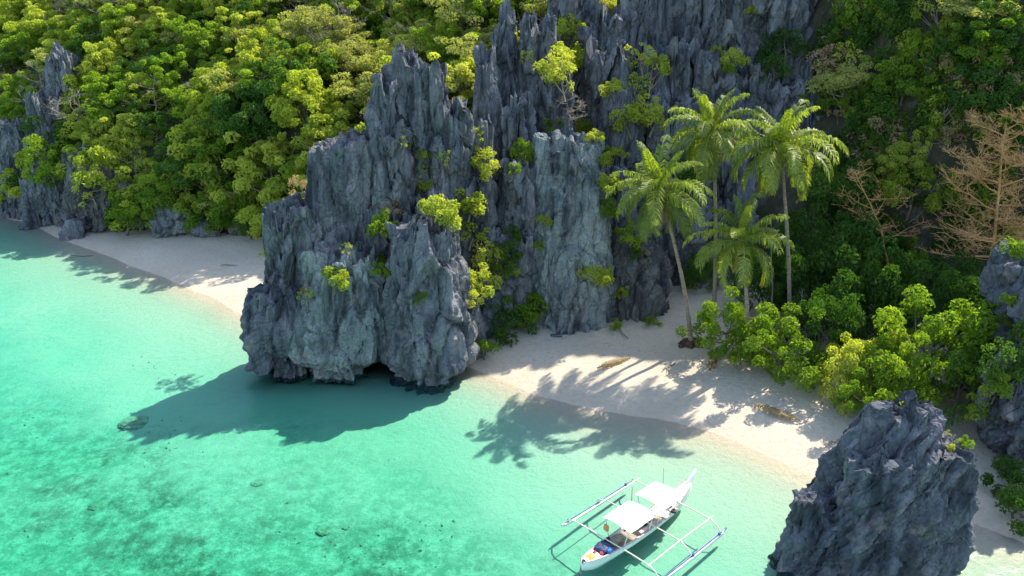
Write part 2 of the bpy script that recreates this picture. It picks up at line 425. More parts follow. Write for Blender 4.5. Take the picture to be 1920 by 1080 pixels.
def col(parent, name, ub, ut, vt, Y, dep, vb=None, mat='rock', dep_t=None, Yt=None, **k):
    """column traced in pixels at distance Y: ub/ut = (left,right) at base/top"""
    _seed[0] += 1
    Yt = Y if Yt is None else Yt
    vbb = vb if vb is not None else 640
    vm = .5 * (vbb + vt)
    b = at_y(sum(ub) / 2, vbb, Y); t = at_y(sum(ut) / 2, vt, Yt)
    hb = (at_y(ub[1], vbb, Y).x - at_y(ub[0], vbb, Y).x) / 2; ht = (at_y(ut[1], vt, Yt).x - at_y(ut[0], vt, Yt).x) / 2
    gz = ground_z(b.x, Y)
    z_lo = min(gz, b.z) - 1.0 if vb is None else b.z - .4
    if vb is None and b.z < z_lo: b = Vector((b.x, b.y, z_lo))
    hgt = t.z - z_lo
    k.setdefault('n', int(min(150, max(48, 26 * max(hb, ht))))); k.setdefault('m', int(min(120, max(36, 6.5 * hgt))))
    me = rock_mesh(name, b, t, hb, ht, dep, dep * .75 if dep_t is None else dep_t, M[mat], _seed[0], z_lo=z_lo, **k)
    return link(name, me, parent)

# --- the headland that stands in the water
hd = thing('limestone_headland', 'jagged dark grey limestone headland standing in the turquoise shallows between two beaches', 'rock')
col(hd, 'buttress', (462, 570), (478, 572), 545, 62, 2.6, vb=668, notch=.3, notch_z=1.5, spike=.9)
col(hd, 'buttress', (500, 625), (500, 602), 392, 64.5, 3.0, spike=1.6)
col(hd, 'pinnacle', (580, 705), (592, 692), 268, 67, 3.0, spike=1.0, flute=.3, block=.35)
col(hd, 'pinnacle', (560, 640), (575, 640), 455, 64, 2.4, spike=1.0)
col(hd, 'pinnacle', (680, 765), (697, 742), 150, 69, 2.6, spike=1.6)
col(hd, 'pinnacle', (690, 790), (705, 765), 250, 67.5, 2.2, spike=1.6)
col(hd, 'pinnacle', (735, 815), (746, 796), 122, 70.5, 2.4, spike=2.0)
col(hd, 'pinnacle', (780, 850), (793, 832), 122, 70.5, 2.2, spike=1.6)
col(hd, 'pinnacle', (820, 895), (832, 875), 195, 71, 2.4, spike=1.8)
col(hd, 'pinnacle', (640, 720), (655, 700), 262, 68.5, 2.4, spike=1.8)
col(hd, 'buttress', (545, 725), (565, 705), 475, 61.6, 3.0, Yt=63.2, vb=694, mat='rock_pale', notch=.5, notch_z=.2, notch_h=1.1, spike=1.3, flute=.55)
col(hd, 'buttress', (728, 885), (740, 852), 420, 60.8, 3.0, Yt=63.0, vb=716, notch=.42, notch_z=.1, notch_h=1.0, spike=1.1)
col(hd, 'buttress', (650, 770), (668, 752), 400, 66.5, 2.0, spike=1.4)
col(hd, 'pinnacle', (775, 860), (785, 850), 365, 67.5, 2.0, spike=1.6)
col(hd, 'pinnacle', (800, 880), (812, 868), 270, 69.5, 2.2, spike=1.6)
col(hd, 'pinnacle', (850, 935), (862, 920), 345, 70, 2.2, spike=1.8)
col(hd, 'pinnacle', (866, 940), (875, 915), 245, 72, 2.2, spike=1.8)
col(hd, 'buttress', (830, 905), (838, 890), 545, 65, 2.4, spike=1.2)
col(hd, 'foot_rock', (522, 575), (530, 568), 668, 61.3, 1.0, vb=702, spike=.4, flute=.25, block=.3)
col(hd, 'foot_rock', (590, 700), (610, 690), 672, 65.0, 2.0, vb=715, spike=.3)
col(hd, 'foot_rock', (760, 880), (770, 875), 690, 62.8, 2.4, vb=735, spike=.3)

# --- the cliff behind the palms
cf = thing('limestone_cliff', 'tall fluted blue grey limestone cliff rising behind the coconut palms and the right beach', 'cliff')
col(cf, 'blade', (880, 985), (890, 928), 98, 79, 2.4, spike=1.6, flute=.3, block=.3)
col(cf, 'blade', (915, 1000), (932, 962), 24, 85, 2.6, spike=2.2)
col(cf, 'blade', (950, 1060), (985, 1038), 50, 83, 2.6, spike=2.0)
col(cf, 'pinnacle', (925, 1010), (945, 995), 205, 77, 2.4, spike=2.0)
col(cf, 'pinnacle', (1000, 1080), (1005, 1062), 150, 80, 2.4, spike=2.0)
col(cf, 'wall_face', (985, 1150), (1012, 1122), 262, 70.2, 3.2, vb=598, Yt=73.5, mat='rock_pale', spike=1.0, flute=.35, block=.4, notch=.25, notch_z=1.5, notch_h=2)
col(cf, 'wall_face', (925, 1005), (935, 1010), 310, 73.5, 2.6, spike=1.4)
col(cf, 'wall_face', (900, 1000), (905, 990), 440, 71.0, 2.6, spike=1.4)
col(cf, 'wall_face', (1105, 1262), (1118, 1235), 440, 71.6, 3.0, vb=596, Yt=74, mat='rock_brown', spike=1.2, notch=.3, notch_z=1.5, notch_h=2, flute=.7)
col(cf, 'wall_face', (1090, 1200), (1105, 1185), 330, 78, 2.8, spike=1.6)
col(cf, 'foot_rock', (985, 1160), (995, 1150), 575, 71.5, 2.2, spike=.6, mat='rock_brown')
col(cf, 'foot_rock', (1040, 1075), (1045, 1070), 628, 67.2, .8, spike=.4)
col(cf, 'foot_rock', (1120, 1262), (1130, 1250), 570, 72.4, 2.0, spike=.8, mat='rock_brown')
for (b, t, vt, Y) in (((1035, 1135), (1045, 1120), -60, 92), ((1090, 1185), (1100, 1170), 95, 86), ((1085, 1165), (1110, 1180), 20, 90), ((1140, 1270), (1175, 1270), -70, 94),
                      ((1165, 1285), (1195, 1290), 105, 88), ((1235, 1345), (1265, 1365), -40, 92), ((1310, 1420), (1345, 1440), -200, 93), ((1270, 1390), (1300, 1400), 120, 88.5),
                      ((1385, 1490), (1415, 1510), -270, 91), ((1450, 1550), (1475, 1560), -300, 93), ((1380, 1500), (1400, 1510), 135, 88.5), ((1200, 1300), (1215, 1300), 215, 84),
                      ((1290, 1400), (1310, 1405), 270, 84), ((1460, 1570), (1470, 1560), 190, 87), ((1120, 1210), (1130, 1205), 190, 83), ((1225, 1320), (1240, 1310), 330, 80), ((1320, 1420), (1330, 1410), 400, 80)):
    col(cf, 'blade', b, t, vt, Y, 2.8, spike=2.6, flute=.95, block=.8, shear=-.22, fs=.72)
# --- dark wall at the back of the right-hand jungle
dw = thing('shaded_cliff', 'dark brown rock wall in deep shade behind the big lit bush', 'cliff')
for (b, t, vt, Y) in (((1600, 1720), (1620, 1710), 440, 80), ((1690, 1800), (1705, 1790), 395, 79), ((1770, 1900), (1790, 1890), 330, 77), ((1880, 2010), (1890, 2000), 250, 76)):
    col(dw, 'wall_face', b, t, vt, Y, 3.0, mat='rock_brown', spike=1.6)
# --- rock wall at the right edge
rw = thing('side_cliff', 'steep bluish rock wall with hanging greenery beside the narrow sand channel', 'cliff')
col(rw, 'wall_face', (1850, 2080), (1893, 2060), 490, 52, 3.4, spike=1.2, shear=-.3, vb=760, mat='rock_tilt')
col(rw, 'wall_face', (1822, 2060), (1870, 2040), 700, 47, 3.2, spike=1.2, shear=-.3, vb=960, mat='rock_tilt', notch=.2, notch_z=.8)
col(rw, 'wall_face', (1900, 2120), (1930, 2100), 560, 48, 3.0, spike=1.2, shear=-.3, vb=980, mat='rock_tilt')
# --- sea stack
ss = thing('sea_stack', 'blunt dark sea stack of slanting limestone slabs beside the outrigger boat', 'rock')
kw = dict(mat='rock_tilt', shear=-.62, zst=.10)
col(ss, 'slab', (1480, 1752), (1650, 1738), 765, 38.6, 3.5, vb=1150, spike=.8, flute=.8, block=.28, n=220, m=150, dep_t=1.2, fs=1.15, capd=.25, tp=2.3, **kw)
col(ss, 'slab', (1446, 1590), (1500, 1542), 930, 37.4, 2.0, vb=1150, dep_t=.8, spike=.5, flute=.5, block=.25, n=120, m=90, fs=1.3, tp=1.6, **kw)
col(ss, 'slab', (1610, 1755), (1715, 1800), 830, 38.3, 2.5, vb=1150, spike=.6, flute=.6, block=.28, n=130, m=100, fs=1.2, tp=1.5, **kw)
col(ss, 'slab', (1535, 1700), (1610, 1690), 858, 36.9, 1.7, vb=1150, dep_t=.7, spike=.6, flute=.65, block=.25, n=130, m=100, fs=1.2, tp=1.8, **kw)

# --- rocks of the left shore
lc = thing('rock_ridge', 'dark rock ridge climbing through the jungle above the far left beach', 'rock')
for (b, t, vt, Y) in (((-60, 50), (-45, 30), 300, 116), ((-5, 90), (15, 75), 240, 114), ((45, 125), (60, 110), 190, 114), ((80, 165), (95, 140), 105, 117), ((50, 140), (60, 130), 310, 109), ((115, 215), (125, 205), 290, 108)):
    col(lc, 'pinnacle', b, t, vt, Y, 3.4, spike=2.0)
col(lc, 'overhang', (115, 240), (125, 225), 320, 105, 3.2, vb=418, mat='rock_brown', spike=1.2, notch=.3, notch_z=2.0)
col(lc, 'overhang', (225, 345), (235, 335), 345, 103.5, 2.8, vb=408, mat='rock_brown', spike=1.0)
col(lc, 'overhang', (440, 560), (450, 550), 340, 102, 3.0, mat='rock_brown', spike=1.2)
col(lc, 'foot_rock', (122, 160), (128, 152), 412, 102, 1.2, vb=452, spike=.4)
for i, (b, t, vt, Y, lab) in enumerate((((310, 400), (325, 385), 75, 131, 'rock outcrop showing dark between yellow trees high on the jungle slope'), ((430, 500), (440, 490), 170, 121, 'narrow dark rock outcrop sunk between trees midway up the jungle slope'))):
    o = thing('rock_outcrop', lab, 'rock'); col(o, 'pinnacle', b, t, vt, Y, 2.6, spike=2.0, vb=vt + 130)
def boulder(ul, ur, vt, vb, lab, mat='rock', zb=.6, name='boulder', group=None, cat='boulder', sub=.35, flat=1.0):
    g = at_z((ul + ur) / 2, vb, zb); w = (ur - ul) / 2 * (g - Vector((0, 0, CAM_H))).length / F
    hgt = (vb - vt) * (g - Vector((0, 0, CAM_H))).length / F * 1.02
    _seed[0] += 1
    nseg, nr = 40, 24
    th = np.linspace(0, 2 * math.pi, nseg, endpoint=False); ph = np.linspace(-math.pi / 2, math.pi / 2, nr)
    PH, TH = np.meshgrid(ph, th, indexing='ij')
    x, y, z = np.cos(PH) * np.cos(TH), np.cos(PH) * np.sin(TH), np.sin(PH)
    cxx = g.x; cyy = g.y + w * .5; s = _seed[0] * 3.7
    f1, f2, cid = worley(x * 1.4 + s, y * 1.4, z * 1.4, 5)
    d = 1 + .22 * fbm(x * 1.5 + s, y * 1.5, z * 1.5, 4, 9) + .28 * (cid - .5) - .12 * (1 - sstep(0, .15, f2 - f1)) + .1 * ridged(x * 3 + s, y * 3, z * 3, 2, 3)
    V = np.stack([x * d * w, y * d * w * .8, z * d * hgt * .62 * flat + hgt * .42], -1).reshape(-1, 3)
    i, k = np.meshgrid(np.arange(nr - 1), np.arange(nseg), indexing='ij'); a = i * nseg + k; b = i * nseg + (k + 1) % nseg
    Q = np.stack([a, b, b + nseg, a + nseg], -1).reshape(-1, 4)
    gz = ground_z(cxx, cyy)
    return tag(link(name, mesh_np(name, V, Q, M[mat], False), loc=(cxx, cyy, gz - .05)), lab, cat, group)
boulder(42, 108, 360, 408, 'dark rounded boulder at the sunlit end of the far beach')
boulder(278, 372, 396, 448, 'large pale pitted boulder under overhanging leaves on the far beach', 'rock_pale')
boulder(362, 408, 424, 452, 'small grey boulder touching the large pale pitted one')
boulder(430, 462, 432, 452, 'low dark boulder in shade beside the headland', 'rock_brown')
boulder(465, 495, 438, 456, 'small dark boulder wedged against the headland', 'rock_brown')
boulder(100, 122, 402, 420, 'little boulder beside the dark rounded one', 'rock_brown')

# ------------------------------------------------------------------ vegetation
bpy.context.view_layer.update()
DG = bpy.context.evaluated_depsgraph_get()
def hit(u, v):
    d = ray(u, v).normalized()
    ok, p, n, _, ob, _ = sc.ray_cast(DG, Vector((0, 0, CAM_H)), d, distance=400)
    return (p, n) if ok else (None, None)

def leaf_quads(P, Nn, L, Wd, rng, tint, fold=.25):
    """one rhombic leaf per point P with normal Nn"""
    n = len(P); r = rng.normal(size=(n, 3)); T = np.cross(Nn, r); T /= np.linalg.norm(T, axis=1, keepdims=True) + 1e-9
    B = np.cross(Nn, T); L = L[:, None]; Wd = Wd[:, None]
    V = np.stack([P - T * L * .5, P + B * Wd * .5 + Nn * Wd * fold, P + T * L * .5 - Nn * L * .18, P - B * Wd * .5 + Nn * Wd * fold], 1).reshape(-1, 3)
    Q = np.arange(4 * n).reshape(-1, 4)
    return V, Q, np.repeat(tint, 4)
def crown_np(seed, rad, clumps, leaves, leaf, flat=.7, low=-.25, crad=(.24, .40), zc=0.0, width=.5, spread=1.0):
    rng = np.random.default_rng(seed); rad = np.array(rad, float)
    d = rng.normal(size=(clumps * 4, 3)); d /= np.linalg.norm(d, axis=1, keepdims=True); d = d[d[:, 2] > low][:clumps]
    k = rng.uniform(.45, 1.0, len(d)) ** .6
    C = d * k[:, None] * rad * (1 + .22 * rng.normal(size=(len(d), 1))) * spread; C[:, 2] += zc
    rc = rng.uniform(*crad, len(d)) * rad.mean()
    ci = rng.choice(len(d), leaves, p=rc ** 2 / (rc ** 2).sum())
    q = rng.normal(size=(leaves, 3)); q[:, 2] += .45; q /= np.linalg.norm(q, axis=1, keepdims=True)
    rr = rng.uniform(.25, 1.0, leaves) ** .45
    P = C[ci] + q * (rc[ci] * rr)[:, None] * np.array([1, 1, flat])
    Nn = q * .55 + np.array([0, 0, .5]) + rng.normal(size=(leaves, 3)) * .45; Nn /= np.linalg.norm(Nn, axis=1, keepdims=True)
    tint = np.clip(.5 + .32 * (rng.uniform(-1, 1, len(d))[ci]) + .25 * rng.uniform(-1, 1, leaves), 0, 1)
    L = leaf * rng.uniform(.65, 1.4, leaves)
    return leaf_quads(P, Nn, L, L * width, rng, tint), C
def crown_mesh(name, mat, *a, **k):
    (V, Q, t), C = crown_np(*a, **k)
    me = mesh_np(name, V, Q, M[mat], False); attr(me, 'tint', t); return me, C
def limbs_mesh(name, C, mat, seed, r0=.16, h=None, base=-1.2, nl=7, n=6):
    rg = random.Random(seed); b = MB(); zt = float(np.mean(C[:, 2])) if h is None else h
    lean = Vector((rg.uniform(-.2, .2), rg.uniform(-.2, .2), 0))
    pts = [Vector((0, 0, base)), Vector((0, 0, 0)) + lean * .3, Vector((0, 0, zt * .45)) + lean, Vector((0, 0, zt * .8)) + lean * .6]
    b.tube(pts, [r0 * 1.25, r0, r0 * .75, r0 * .45], n)
    idx = list(range(len(C))); rg.shuffle(idx)
    for i in idx[:nl]:
        c = Vector(C[i]); s = pts[rg.choice((1, 2, 2, 3))] if nl > 3 else pts[2]
        mid = s.lerp(c, .5) + Vector((rg.uniform(-.15, .15), rg.uniform(-.15, .15), -.12)) * c.length * .4
        b.tube([s, mid, c], [r0 * .5, r0 * .32, r0 * .12], 5)
    return b.mesh(name, M[mat], True)

PROTO = {}
def proto(key, mat, seeds, rad, clumps, leaves, leaf, bark='bark', r0=.16, nl=7, base=-1.2, **k):
    PROTO[key] = []
    for s in seeds:
        me, C = crown_mesh('crown', mat, s, rad, clumps, leaves, leaf, **k)
        PROTO[key].append((limbs_mesh('trunk', C, bark, s, r0, base=base, nl=nl), me))
def plant(name, key, loc, size, label, cat, group=None, rz=None, idx=None, tilt=(0, 0), squash=1.0, stem='trunk', leafn='crown'):
    pr = PROTO[key]; tr, cr = pr[rnd.randrange(len(pr)) if idx is None else idx % len(pr)]
    t = thing(name, label, cat, loc, (tilt[0], tilt[1], rnd.uniform(0, 6.28) if rz is None else rz), group, (size, size, size * squash))
    link(stem, tr, t); link(leafn, cr, t); return t

# unit trees: crown radius about 2.8 m
proto('yellow', 'leaf_yellow', (1, 2, 3, 4), (2.8, 2.8, 2.2), 50, 5200, .26, zc=2.7, low=-.6, crad=(.15, .31), flat=.62)
proto('green', 'leaf_green', (11, 12, 13, 14), (2.8, 2.8, 2.3), 50, 5200, .26, zc=2.7, low=-.6, crad=(.15, .31), flat=.62)
proto('dark', 'leaf_dark', (21, 22, 23), (2.8, 2.8, 2.4), 50, 5200, .26, zc=2.7, low=-.6, crad=(.15, .31), flat=.62)
proto('dry', 'leaf_dry', (31, 32, 33), (3.2, 3.2, 1.5), 34, 3600, .25, zc=3.2, flat=.45, bark='bark_twig', low=-.05)
# unit shrubs: crown radius about 1 m
proto('shrub_y', 'leaf_yellow', (41, 42, 43, 44), (1, 1, .85), 17, 1100, .16, zc=.5, low=-.6, flat=.9, spread=.9, r0=.06, nl=6, base=-.4, crad=(.26, .42))
proto('shrub_g', 'leaf_green', (51, 52, 53, 54), (1, 1, .85), 17, 1100, .16, zc=.5, low=-.6, flat=.9, spread=.9, r0=.06, nl=6, base=-.4, crad=(.26, .42))
proto('shrub_s', 'leaf_yellow', (61, 62, 63), (1.1, 1.1, 1.1), 16, 480, .15, zc=.7, low=-.5, flat=.9, r0=.05, nl=10, base=-.4, crad=(.16, .28), bark='bark_twig')
proto('shrub_d', 'leaf_brown', (71, 72), (1, 1, 1.0), 15, 700, .16, zc=.7, r0=.05, nl=8, base=-.4, bark='bark_twig', crad=(.26, .4))
proto('shrub_k', 'leaf_dark', (75, 76, 77), (1, 1, .9), 17, 1100, .16, zc=.5, low=-.6, flat=.9, spread=.9, r0=.06, nl=6, base=-.4, crad=(.26, .42))
# big beach bushes: radius 1, fine leaves
proto('bush_g', 'leaf_green', (81, 82), (1, 1, .8), 56, 7500, .07, zc=.55, low=-.55, r0=.05, nl=9, base=-.2, crad=(.16, .28), width=.55)
proto('bush_y', 'leaf_yellow', (83, 84), (1, 1, .8), 56, 7500, .07, zc=.55, low=-.55, r0=.05, nl=9, base=-.2, crad=(.16, .28), width=.5)
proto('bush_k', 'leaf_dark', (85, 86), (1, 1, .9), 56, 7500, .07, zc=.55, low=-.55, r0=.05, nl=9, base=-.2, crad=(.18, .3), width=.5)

# rocky patches on the slope where no tree stands in front
BARE = [(-30, 250, 110, 360), (60, 120, 130, 300), (318, 80, 392, 140), (446, 180, 490, 260)]
def zone_of(u, v):
    if u > 1500: return 'on the steep shaded slope beside the cliff' if u < 1720 else 'on the steep shaded slope above the bare tan tree'
    if u > 700: return 'behind the tall headland pinnacles' if u < 900 else 'against the top of the fluted cliff'
    if u > 470: return 'just left of the headland pillars' if v > 170 else 'high on the slope above the headland pillars'
    if u < 230: return 'around the dark rock ridge' if v > 110 else 'high above the dark rock ridge'
    return 'overhanging the far beach boulders' if v > 300 else 'halfway up the sunlit slope' if v > 140 else 'high on the sunlit slope'
KIND = {'yellow': 'bushy yellow green tree', 'green': 'bushy mid green tree', 'dark': 'deep green tree', 'dry': 'flat pale dry tree'}
def jungle_tree(k, x, y, z, s, u, v, tilt):
    size = 'small ' if s < .95 else 'big ' if s > 1.2 else ''
    sq = rnd.uniform(.82, 1.25); lab = size + ('low domed ' if sq < .96 else 'upright ' if sq > 1.11 else '') + KIND[k] + ' ' + zone_of(u, v)
    plant('dry_tree' if k == 'dry' else 'broadleaf_tree', k, (x, y, z - .3), s, lab, 'tree', lab.replace(' tree ', ' trees '), tilt=tilt, squash=sq)
def slope_trees():
    sp = 3.6; n = 0; yv = 96.0
    while yv < 158:
        xv = -104.0
        while xv < 16:
            x = xv + rnd.uniform(-1.6, 1.6); y = yv + rnd.uniform(-1.6, 1.6); xv += sp
            e = float(terrain(np.array([x]), np.array([y]))[1][0])
            if e < .8: continue
            z = ground_z(x, y)
            u, v, fw = project((x, y, z + 3.5))
            if v < -110 or u < -150 or u > 1120: continue
            if x > -6 and y < 100: continue
            if any(a < u < c and b < v < d for a, b, c, d in BARE) and rnd.random() < .8: continue
            zone = float(vnoise(np.array([x * .06]), np.array([y * .07]), np.array([z * .05]), 88)[0])
            if u > 560 and v < 300: w = (.36, .18, .04, .42)
            elif zone > .15: w = (.58, .25, .04, .13)
            else: w = (.42, .36, .10, .12)
            k = rnd.choices(('yellow', 'green', 'dark', 'dry'), w)[0]
            s = rnd.uniform(.9, 1.45)
            jungle_tree(k, x, y, z, s, u, v, (rnd.uniform(0, .3), rnd.uniform(-.12, .12))); n += 1
        yv += sp * .85
    return n
print('slope trees', slope_trees())
def edge_trees():
    x = -96.0
    while x < -18:
        x += rnd.uniform(2.2, 3.6); y = float(y_cliff(np.array([x]))[0]) + rnd.uniform(.5, 4.5)
        e = float(terrain(np.array([x]), np.array([y]))[1][0])
        if e < .1: y += .6 - e
        z = ground_z(x, y); u, v, fw = project((x, y, z + 3.5))
        if u < -150 or (u < 225 and rnd.random() < .7): continue
        k = rnd.choices(('yellow', 'green', 'dark'), (.4, .45, .15))[0]
        jungle_tree(k, x, y, z, rnd.uniform(1.2, 1.9), u, max(v, 301), (rnd.uniform(.1, .4), rnd.uniform(-.15, .15)))
edge_trees()
def shade_trees():
    n = 0; yv = 74.0
    while yv < 108:
        xv = 27.0
        while xv < 74:
            x = xv + rnd.uniform(-1.4, 1.4); y = yv + rnd.uniform(-1.0, 1.0); xv += 3.6
            e = float(terrain(np.array([x]), np.array([y]))[1][0])
            if e < .8: continue
            z = ground_z(x, y); u, v, fw = project((x, y, z + 3))
            if v < -110 or u > 2060 or u < 1535: continue
            if 1650 < u < 1860 and 400 < v < 600: continue
            k = rnd.choices(('yellow', 'green', 'dark', 'dry'), (.08, .42, .35, .15))[0]
            jungle_tree(k, x, y, z, rnd.uniform(.7, 1.15), u, v, (rnd.uniform(.1, .4), rnd.uniform(-.15, .15))); n += 1
        yv += 2.4
    return n
print('shade trees', shade_trees())

def undergrowth():
    rng = np.random.default_rng(5)
    x = rng.uniform(-110, 75, 260000); y = rng.uniform(72, 160, 260000)
    z, e, d = terrain(x, y); pu = 960 + F * x / (y * CP - (z - CAM_H) * SP); pv = 540 - F * (y * SP + (z - CAM_H) * CP) / (y * CP - (z - CAM_H) * SP)
    keep = (e > .3) & (x < 22) & (pv > -120) & (pv < 700) & (pu > -150) & (pu < 2070)
    keep &= (fbm(x * .25, y * .25, 0, 3, 71) > -.25)
    x, y, z = x[keep][:110000], y[keep][:110000], z[keep][:110000]
    n = len(x); P = np.stack([x, y, z + rng.uniform(0, 1, n) ** 2 * 1.3], -1)
    Nn = np.array([0, -.35, .8]) + rng.normal(size=(n, 3)) * .5; Nn /= np.linalg.norm(Nn, axis=1, keepdims=True)
    L = rng.uniform(.25, .6, n)
    V, Q, t = leaf_quads(P, Nn, L, L * .5, rng, rng.uniform(0, 1, n))
    me = mesh_np('undergrowth', V, Q, M['leaf_green']); attr(me, 'tint', t)
    tag(link('undergrowth', me), 'low leafy undergrowth covering the jungle slopes', 'undergrowth', kind='stuff')
undergrowth()

# shrubs rooted on the rocks: (u, v of the middle, width in px, kind)
SHRUBS = [
 (800, 352, 34, 'y'), (822, 402, 66, 'y'), (880, 380, 62, 'y'), (868, 392, 36, 'y'), (880, 440, 50, 'y'), (884, 485, 62, 'y'), (892, 530, 66, 'y'), (886, 565, 40, 'y'), (918, 302, 54, 'y'), (932, 318, 30, 'y'), (905, 292, 36, 's'),
 (722, 425, 52, 'g'), (738, 400, 30, 'd'), (628, 522, 48, 'y'), (714, 505, 30, 'g'), (717, 490, 22, 'g'), (788, 556, 24, 'g'), (852, 158, 62, 'y'), (788, 292, 26, 'y'), (770, 268, 20, 's'), (840, 300, 26, 's'), (752, 268, 18, 's'),
 (905, 648, 56, 'g'), (948, 608, 76, 'k'), (990, 590, 84, 'g'), (968, 570, 60, 'g'), (1002, 552, 40, 'g'), (955, 470, 52, 'k'), (948, 500, 44, 'g'), (960, 440, 36, 'k'), (980, 290, 44, 'g'), (966, 322, 22, 'g'),
 (1010, 460, 22, 'y'), (1022, 410, 26, 'y'), (1118, 512, 48, 'y'), (1135, 520, 34, 'y'), (1168, 546, 28, 'y'), (1052, 56, 54, 'y'), (1040, 92, 50, 'y'), (1078, 96, 56, 'y'), (1035, 132, 50, 'y'), (1062, 128, 46, 's'), (1092, 110, 40, 'y'), (1058, 160, 46, 's'),
 (1034, 238, 32, 'g'), (1102, 240, 46, 'y'), (1115, 258, 30, 'y'), (1128, 300, 40, 'y'), (1140, 345, 46, 'y'), (1135, 395, 44, 'g'), (1150, 285, 36, 'y'), (1205, 118, 44, 's'), (1218, 150, 50, 's'), (1196, 175, 44, 's'), (1150, 168, 34, 'y'), (1180, 225, 54, 'y'), (1222, 222, 58, 'y'), (1200, 200, 44, 's'), (1245, 120, 24, 'y'),
 (1340, 94, 22, 'y'), (1372, 112, 40, 'y'), (1362, 130, 26, 'g'), (1410, 18, 20, 'y'), (975, 78, 26, 's'), (985, 110, 24, 's'), (1470, 90, 60, 'k'), (1450, 130, 50, 'k'), (1300, 305, 60, 'k'), (1290, 345, 50, 'k'), (1180, 440, 40, 'g'), (1195, 480, 30, 'k'),
 (1226, 604, 26, 'g'), (1150, 614, 22, 'g'), (892, 250, 26, 's'), (800, 320, 24, 's'), (500, 480, 16, 's'), (575, 560, 22, 's'), (570, 545, 14, 'd'), (650, 470, 18, 's'),
 (1784, 838, 13, 'y'), (1778, 815, 9, 's'), (1690, 760, 9, 's'), (1735, 1005, 8, 's'),
 (1905, 445, 58, 'y'), (1915, 470, 40, 'g'), (1892, 562, 24, 'g'), (1880, 600, 18, 'g'), (1888, 690, 60, 'k'), (1868, 712, 46, 'g'), (1900, 905, 60, 'k'), (1905, 950, 70, 'k'), (1880, 880, 40, 'k'), (1848, 770, 40, 'g'), (1862, 735, 36, 'y'), (1810, 830, 24, 'g'), (1915, 640, 50, 'k'),
 (160, 320, 46, 's'), (175, 360, 40, 's'), (90, 285, 46, 'g'), (100, 325, 40, 'g'), (70, 330, 30, 'g'), (235, 405, 66, 'g'), (215, 410, 44, 'k'), (260, 400, 40, 'g'), (395, 395, 70, 'g'), (430, 390, 60, 'g'), (360, 385, 50, 'y'), (330, 372, 44, 'y'), (410, 420, 46, 'g'), (470, 420, 50, 'k'), (455, 395, 50, 'g'), (345, 300, 50, 'y'), (150, 200, 44, 'y'), (200, 240, 54, 'y'), (200, 290, 46, 's'), (185, 160, 50, 'y'),
]
SL = {'y': 'yellow green shrub', 'g': 'mid green shrub', 's': 'sparse twiggy shrub', 'd': 'tan dried out shrub', 'k': 'dark green shrub'}
def where(u, v):
    if u < 480: return 'on the far beach rocks below the jungle', 1
    if u < 895 or (u < 945 and 280 < v < 345): return 'rooted on the limestone headland', 1
    if u > 1790 : return 'on the steep side cliff beside the sand channel', 1
    if u > 1600 and v > 740: return 'on top of the sea stack', 1
    if v > 600: return 'at the foot of the cliff behind the right beach', 1
    return 'growing from the cliff face behind the palms', 1
for (u, v, w, k) in SHRUBS:
    p, nrm = hit(u, v + w * .22)
    if p is None: continue
    t = (p - Vector((0, 0, CAM_H))).length; s = w * .5 * t / F * 1.2
    wh = where(u, v)[0]; top_z = 22 if 'cliff face' in wh else 13 if 'headland' in wh else 6
    if 'foot' not in wh and 'top' not in wh: wh = ('high up ' if p.z > top_z else 'midway up ' if p.z > top_z * .5 else 'low down ') + wh
    sz = 'tiny ' if s < .45 else 'large ' if s > 1.25 else 'small ' if s < .8 else ''
    off = (Vector((0, 0, CAM_H)) - p).normalized() * s * .25
    plant('cliff_shrub', 'shrub_' + k, p + off - Vector((0, 0, s * .25)), s, sz + SL[k] + ' ' + wh, 'shrub', sz + SL[k] + 's ' + wh, tilt=(rnd.uniform(.1, .35), rnd.uniform(-.2, .2)), stem='stem', leafn='foliage', squash=rnd.uniform(.9, 1.2))

# bushes hanging on the steep shaded slope and its rock wall
for i in range(180):
    u = rnd.uniform(1545, 1990); v = rnd.uniform(-20, 640)
    if 1690 < u < 1850 and 430 < v < 580 and rnd.random() < .75: continue
    p, nrm = hit(u, v)
    if p is None or p.y < 58 or p.z < 2.5: continue
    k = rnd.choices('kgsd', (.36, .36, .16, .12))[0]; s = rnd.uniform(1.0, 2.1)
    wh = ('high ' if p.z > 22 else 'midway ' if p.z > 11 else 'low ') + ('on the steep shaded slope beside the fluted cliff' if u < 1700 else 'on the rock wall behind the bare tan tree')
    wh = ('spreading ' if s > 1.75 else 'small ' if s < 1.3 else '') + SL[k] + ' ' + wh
    plant('slope_shrub', 'shrub_' + k, p - Vector((0, 0, s * .3)), s, wh, 'shrub', wh.replace(' shrub ', ' shrubs '), tilt=(rnd.uniform(.2, .6), rnd.uniform(-.2, .2)), stem='stem', leafn='foliage', squash=rnd.uniform(.9, 1.5))

